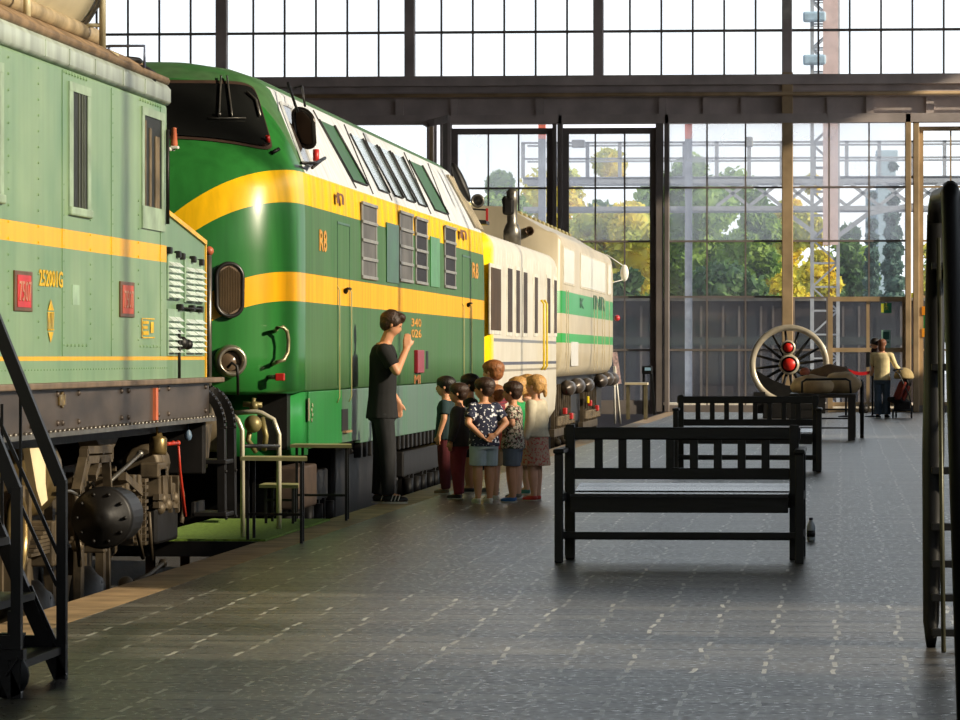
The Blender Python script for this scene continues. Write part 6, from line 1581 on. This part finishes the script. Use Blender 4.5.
def tree(label, pxc, Y, top, wpx, mat_, seed, base=400, shape='round', n=2600, leaf=.22):
    n = int(n*2.0); leaf *= .62
    rr = random.Random(seed); c = at_y(pxc, top, Y); s = Y/F; R = wpx*s/2; H = c.z
    t = thing('tree', label, 'tree', (c.x, Y, 0), 'trees beyond the glass wall')
    mb = MB(); z0 = at_y(pxc, base, Y).z; z0 = max(z0, .5)
    lumps = []
    if shape == 'round':
        for k in range(16):
            a = rr.uniform(0, 2*PI); q = rr.random()**.5; zz = z0 + (H-z0)*rr.uniform(.12, .86)
            ww = math.sin(PI*min(.98, max(.10, (zz-z0)/(H-z0)*.85+.1)))
            lumps.append((c.x + R*.72*q*ww*math.cos(a), Y + R*.6*q*math.sin(a), zz, R*rr.uniform(.30, .46)))
        lumps.append((c.x, Y, H - R*.3, R*.32))
    else:
        for k in range(14):
            q = k/13; lumps.append((c.x + rr.uniform(-.1, .1)*R, Y, z0 + (H-z0)*q*.97, R*(1.0 - .75*q**2.5)))
    for _ in range(n):
        lx, ly, lz, lr = rr.choice(lumps); v = Vector((rr.gauss(0, 1), rr.gauss(0, 1), rr.gauss(0, 1))).normalized()*lr*rr.uniform(.70, 1.05)
        p = Vector((lx, ly, lz)) + v*(1 if shape == 'round' else .9); 
        a = Vector((rr.gauss(0, 1), rr.gauss(0, 1), rr.gauss(0, 1))).normalized(); b = a.cross(Vector((rr.gauss(0, 1), rr.gauss(0, 1), rr.gauss(0, 1)))).normalized(); l_ = leaf*rr.uniform(.6, 1.3)
        mb.add([p - a*l_ , p - b*l_*.55, p + a*l_, p + b*l_*.55], [(0, 1, 2, 3)])
    mb.smooth = True
    for lx, ly, lz, lr in lumps: mb.ball((lx, ly, lz), lr*.80, 10, 7)
    part('crown', mb, mat_, t)
    part('trunk', MB().tube([(c.x, Y, -.05), (c.x+.1, Y, z0), (c.x, Y, z0 + (H-z0)*.5)], [R*.10+.05, R*.08+.04, .05], 8), bark, t)
tree('bushy green tree behind the white railcar, seen through the left glass', 500, 128, 172, 90, lf_g, 1)
tree('tall yellowing tree filling the third glazed bay from the left', 610, 132, 150, 110, lf_y, 2, n=2400)
tree('dark green tree below and behind the yellowing tree', 600, 140, 200, 130, lf_d, 3)
tree('broad green tree in the wide bay left of the big spoked wheel', 690, 134, 155, 120, lf_g, 4, n=2600)
tree('green tree immediately left of the central column', 755, 130, 190, 80, lf_g, 5)
tree('bright yellow autumn tree immediately right of the central column', 812, 128, 175, 58, lf_y, 6, n=2000)
tree('green tree right of the lattice mast', 850, 136, 225, 60, lf_d, 7, n=2000)
tree('slim dark cypress beside the pale tower', 872, 126, 190, 22, lf_c, 8, shape='c', n=1300, leaf=.16)
tree('tall broad cypress at the right before the tower', 893, 124, 160, 28, lf_c, 9, shape='c', n=1500, leaf=.16)
tree('low yellow bush seen past the right column', 930, 126, 245, 40, lf_y, 10, n=1200)
tree('dark bush low behind the central glass', 720, 122, 262, 100, lf_d, 11, n=1800)
tree('dark bush low behind the second glazed bay', 628, 120, 268, 90, lf_d, 12, n=1600)
tree('green bush at the far right beyond the step frame', 985, 130, 215, 70, lf_g, 13, n=1600)
for i_, (px, Y, top, w_, m_, lab) in enumerate((
        (470, 152, 205, 110, lf_y, 'far yellowish tree behind the stack of the white railcar'), (560, 156, 165, 120, lf_y, 'far tree with pale yellow crown behind the second glazed bay'),
        (655, 150, 178, 120, lf_g, 'far green tree behind the post between the second bay and the wide bay'), (735, 154, 168, 120, lf_g, 'far tall green tree behind the wide bay'),
        (790, 150, 200, 90, lf_y, 'far yellow tree straight behind the central column'), (845, 152, 232, 80, lf_g, 'far low green tree between the lattice mast and the cypresses'), (960, 150, 250, 90, lf_g, 'far low green tree behind the right edge'))):
    tree(lab, px, Y, top, w_, m_, 30+i_, n=2600, leaf=.26, base=350)
# pale tower block far off
p0, p1 = at_y(877, 300, 175), at_y(896, 158, 175)
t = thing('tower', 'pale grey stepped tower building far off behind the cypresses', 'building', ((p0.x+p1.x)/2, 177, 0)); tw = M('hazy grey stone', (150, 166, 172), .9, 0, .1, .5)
part('shaft', MB().box((p0.x, 175, 0), (p1.x, 181, p1.z), .05), tw, t)
q = at_y(887, 150, 176); part('turret', MB().box((q.x-.45, 176, p1.z), (q.x+.45, 179, q.z), .05), tw, t); q0, q1 = at_y(866, 300, 178), at_y(880, 190, 178); part('wing', MB().box((q0.x, 178, 0), (q1.x, 183, q1.z), .05), tw, t)
# low dark shed and a parked pale carriage behind the bottom panes
Yc = 115.9
def O(px, py, Y=Yc): return at_y(px, py, Y)
t = thing('shed', 'long low dark shed behind the lower panes of the glass wall', 'building', (O(690, 400).x, Yc+2, 0))
part('wall', MB().box((O(430, 400).x, Yc, -.1), (O(925, 400).x, Yc+1.4, O(700, 300).z)), M('dim grey brown boards', (44, 34, 32), .8, 0, .6, .8, stretch=(4, 1, .3)), t)
part('roof_edge', MB().box((O(430, 400).x, Yc-.15, O(700, 301).z), (O(925, 400).x, Yc+1.5, O(700, 298).z)), M('pale roof edge', (130, 122, 110), .7), t)
mb = MB()
for px in (640, 652, 690, 700, 722, 738, 760, 772, 842, 858, 900): mb.box((O(px, 400).x, Yc-.04, 0), (O(px+2.2, 400).x, Yc, O(px, 306).z))
part('cladding_post', mb, M('pale post', (96, 86, 80), .7), t)
mb = MB()
for a_, b_ in ((620, 636), (655, 662), (672, 686), (706, 718), (726, 736), (746, 756), (800, 810), (845, 856), (876, 896)): mb.box((O(a_, 400).x, Yc-.03, O(a_, 384).z), (O(b_, 400).x, Yc-.002, O(a_, 316).z))
part('dark_doorway', mb, M('black opening', (10, 9, 10), .6), t)
part('lower_band', MB().box((O(430, 400).x, Yc-.05, O(700, 345).z), (O(925, 400).x, Yc-.001, O(700, 337).z)), M('darker band', (40, 46, 42), .8), t)
tag(recentre(part('kerb', MB().box((-20, 109, -.02), (12, 109.6, .12)), M('pale kerb', (222, 206, 180), .8)), (-4, 109.3, 0)), 'pale kerb strip along the paving outside the glass wall', 'kerb')
# lattice signal mast and signal gantry
mast = M('pale grey lattice steel', (176, 178, 184), .5, .2, .15)
def lattice(px0, px1, ytop, Y, t, mat_, step=1.0, bar_=.05, dep=.8, ybot=None):
    a, b_ = at_y(px0, 400, Y), at_y(px1, 400, Y); zt = at_y(px0, ytop, Y).z; z0 = 0 if ybot is None else at_y(px0, ybot, Y).z
    for x in (a.x, b_.x):
        for y in (Y, Y+dep): part('upright', MB().box((x-bar_, y-bar_, z0), (x+bar_, y+bar_, zt)), mat_, t)
    mb = MB(); z = z0; k = 0
    while z < zt - step*.5:
        for y in (Y, Y+dep):
            mb.bar((a.x, y, z), (b_.x, y, z), bar_*.9); p_, q_ = (a.x, b_.x) if k % 2 else (b_.x, a.x); mb.bar((p_, y, z), (q_, y, min(zt, z+step)), bar_*.9)
        z += step; k += 1
    part('bracing', mb, mat_, t)
t = thing('lattice_mast', 'tall pale lattice mast rising past the top of the picture outside the glass', 'mast', (at_y(828, 400, 112).x, 112, 0))
lattice(812, 838, -60, 112, t, mast, .62, .045)
pk = M('faded pink panel', (226, 196, 190), .5, 0, .1)
part('pink_band', MB().box((at_y(823, 90, 112).x, 111.9, at_y(823, 245, 112).z), (at_y(838, 90, 112).x, 111.95, at_y(823, -40, 112).z)), pk, t)
mb = MB()
for y in (14, 57): mb.box((at_y(803, y, 112).x, 111.8, at_y(803, y+8, 112).z), (at_y(826, y, 112).x, 112.2, at_y(803, y-2, 112).z), .05)
part('signal_arm', mb, M('pale blue arm', (172, 196, 214), .5), t)
t = thing('overhead_gantry', 'long pale lattice footbridge gantry crossing outside behind the glass wall', 'gantry', (at_y(760, 400, 114).x, 114, 0))
Yg = 114
z0, z1, z2, z3 = [at_y(760, v, Yg).z for v in (206, 177, 157, 141)]
xa_, xb_ = at_y(523, 180, Yg).x, at_y(1010, 180, Yg).x
for z, h in ((z1, .16), (z0, .12), (z2, .05), (z3, .05)):
    mb = MB().box((xa_, Yg, z-h), (xb_, Yg+.15, z)).box((xa_, Yg+1.6, z-h), (xb_, Yg+1.75, z)); part('chord', mb, mast, t)
part('deck', MB().box((xa_, Yg, z1-.05), (xb_, Yg+1.75, z1+.02)), mast, t)
mb = MB(); n = 15
for k in range(n+1):
    x = xa_ + (xb_-xa_)*k/n; mb.box((x-.05, Yg, z1), (x+.05, Yg+.08, z3))
    if k < n and x > at_y(700, 1, Yg).x:
        x2 = xa_ + (xb_-xa_)*(k+1)/n; mb.bar((x, Yg+.05, z0), (x2, Yg+.05, z1-.1), .09).bar((x2, Yg+.05, z0), (x, Yg+.05, z1-.1), .09)
part('lattice_web', mb, mast, t)
a, b_ = at_y(908, 210, Yg), at_y(838, 232, Yg)
part('haunch', MB().bar(at_y(838, 236, Yg), at_y(868, 214, Yg), .12).bar(at_y(868, 214, Yg), at_y(912, 205, Yg), .12).bar(at_y(790, 215, Yg), at_y(818, 236, Yg), .12), mast, t)
part('lamp_housing', MB().box((at_y(572, 1, Yg).x, Yg-.2, at_y(572, 148, Yg).z), (at_y(585, 1, Yg).x, Yg+.1, at_y(572, 140, Yg).z), .03).box((at_y(745, 1, Yg).x, Yg-.2, at_y(745, 147, Yg).z), (at_y(753, 1, Yg).x, Yg+.1, at_y(745, 137, Yg).z), .03), M('grey housing', (150, 150, 150), .5), t)
for px, top in ((542, 118), (688.5, 118)):
    t = thing('signal_post', 'thick signal post with red top outside, ' + ('behind the left glazed bay' if px < 600 else 'behind the wide bay'), 'post', (at_y(px, 400, 113).x, 113, 0), 'signal posts outside')
    p = at_y(px, 180, 113); w_ = 3.5*113/F
    part('shaft', MB().box((p.x-w_, 112.9, -.03), (p.x+w_, 113.2, at_y(px, 139, 113).z)), M('blue grey shaft', (150, 156, 172), .5), t)
    part('red_top', MB().box((p.x-w_, 112.9, at_y(px, 139, 113).z), (p.x+w_, 113.2, at_y(px, 122, 113).z)), M('washed red', (226, 120, 100), .5), t)
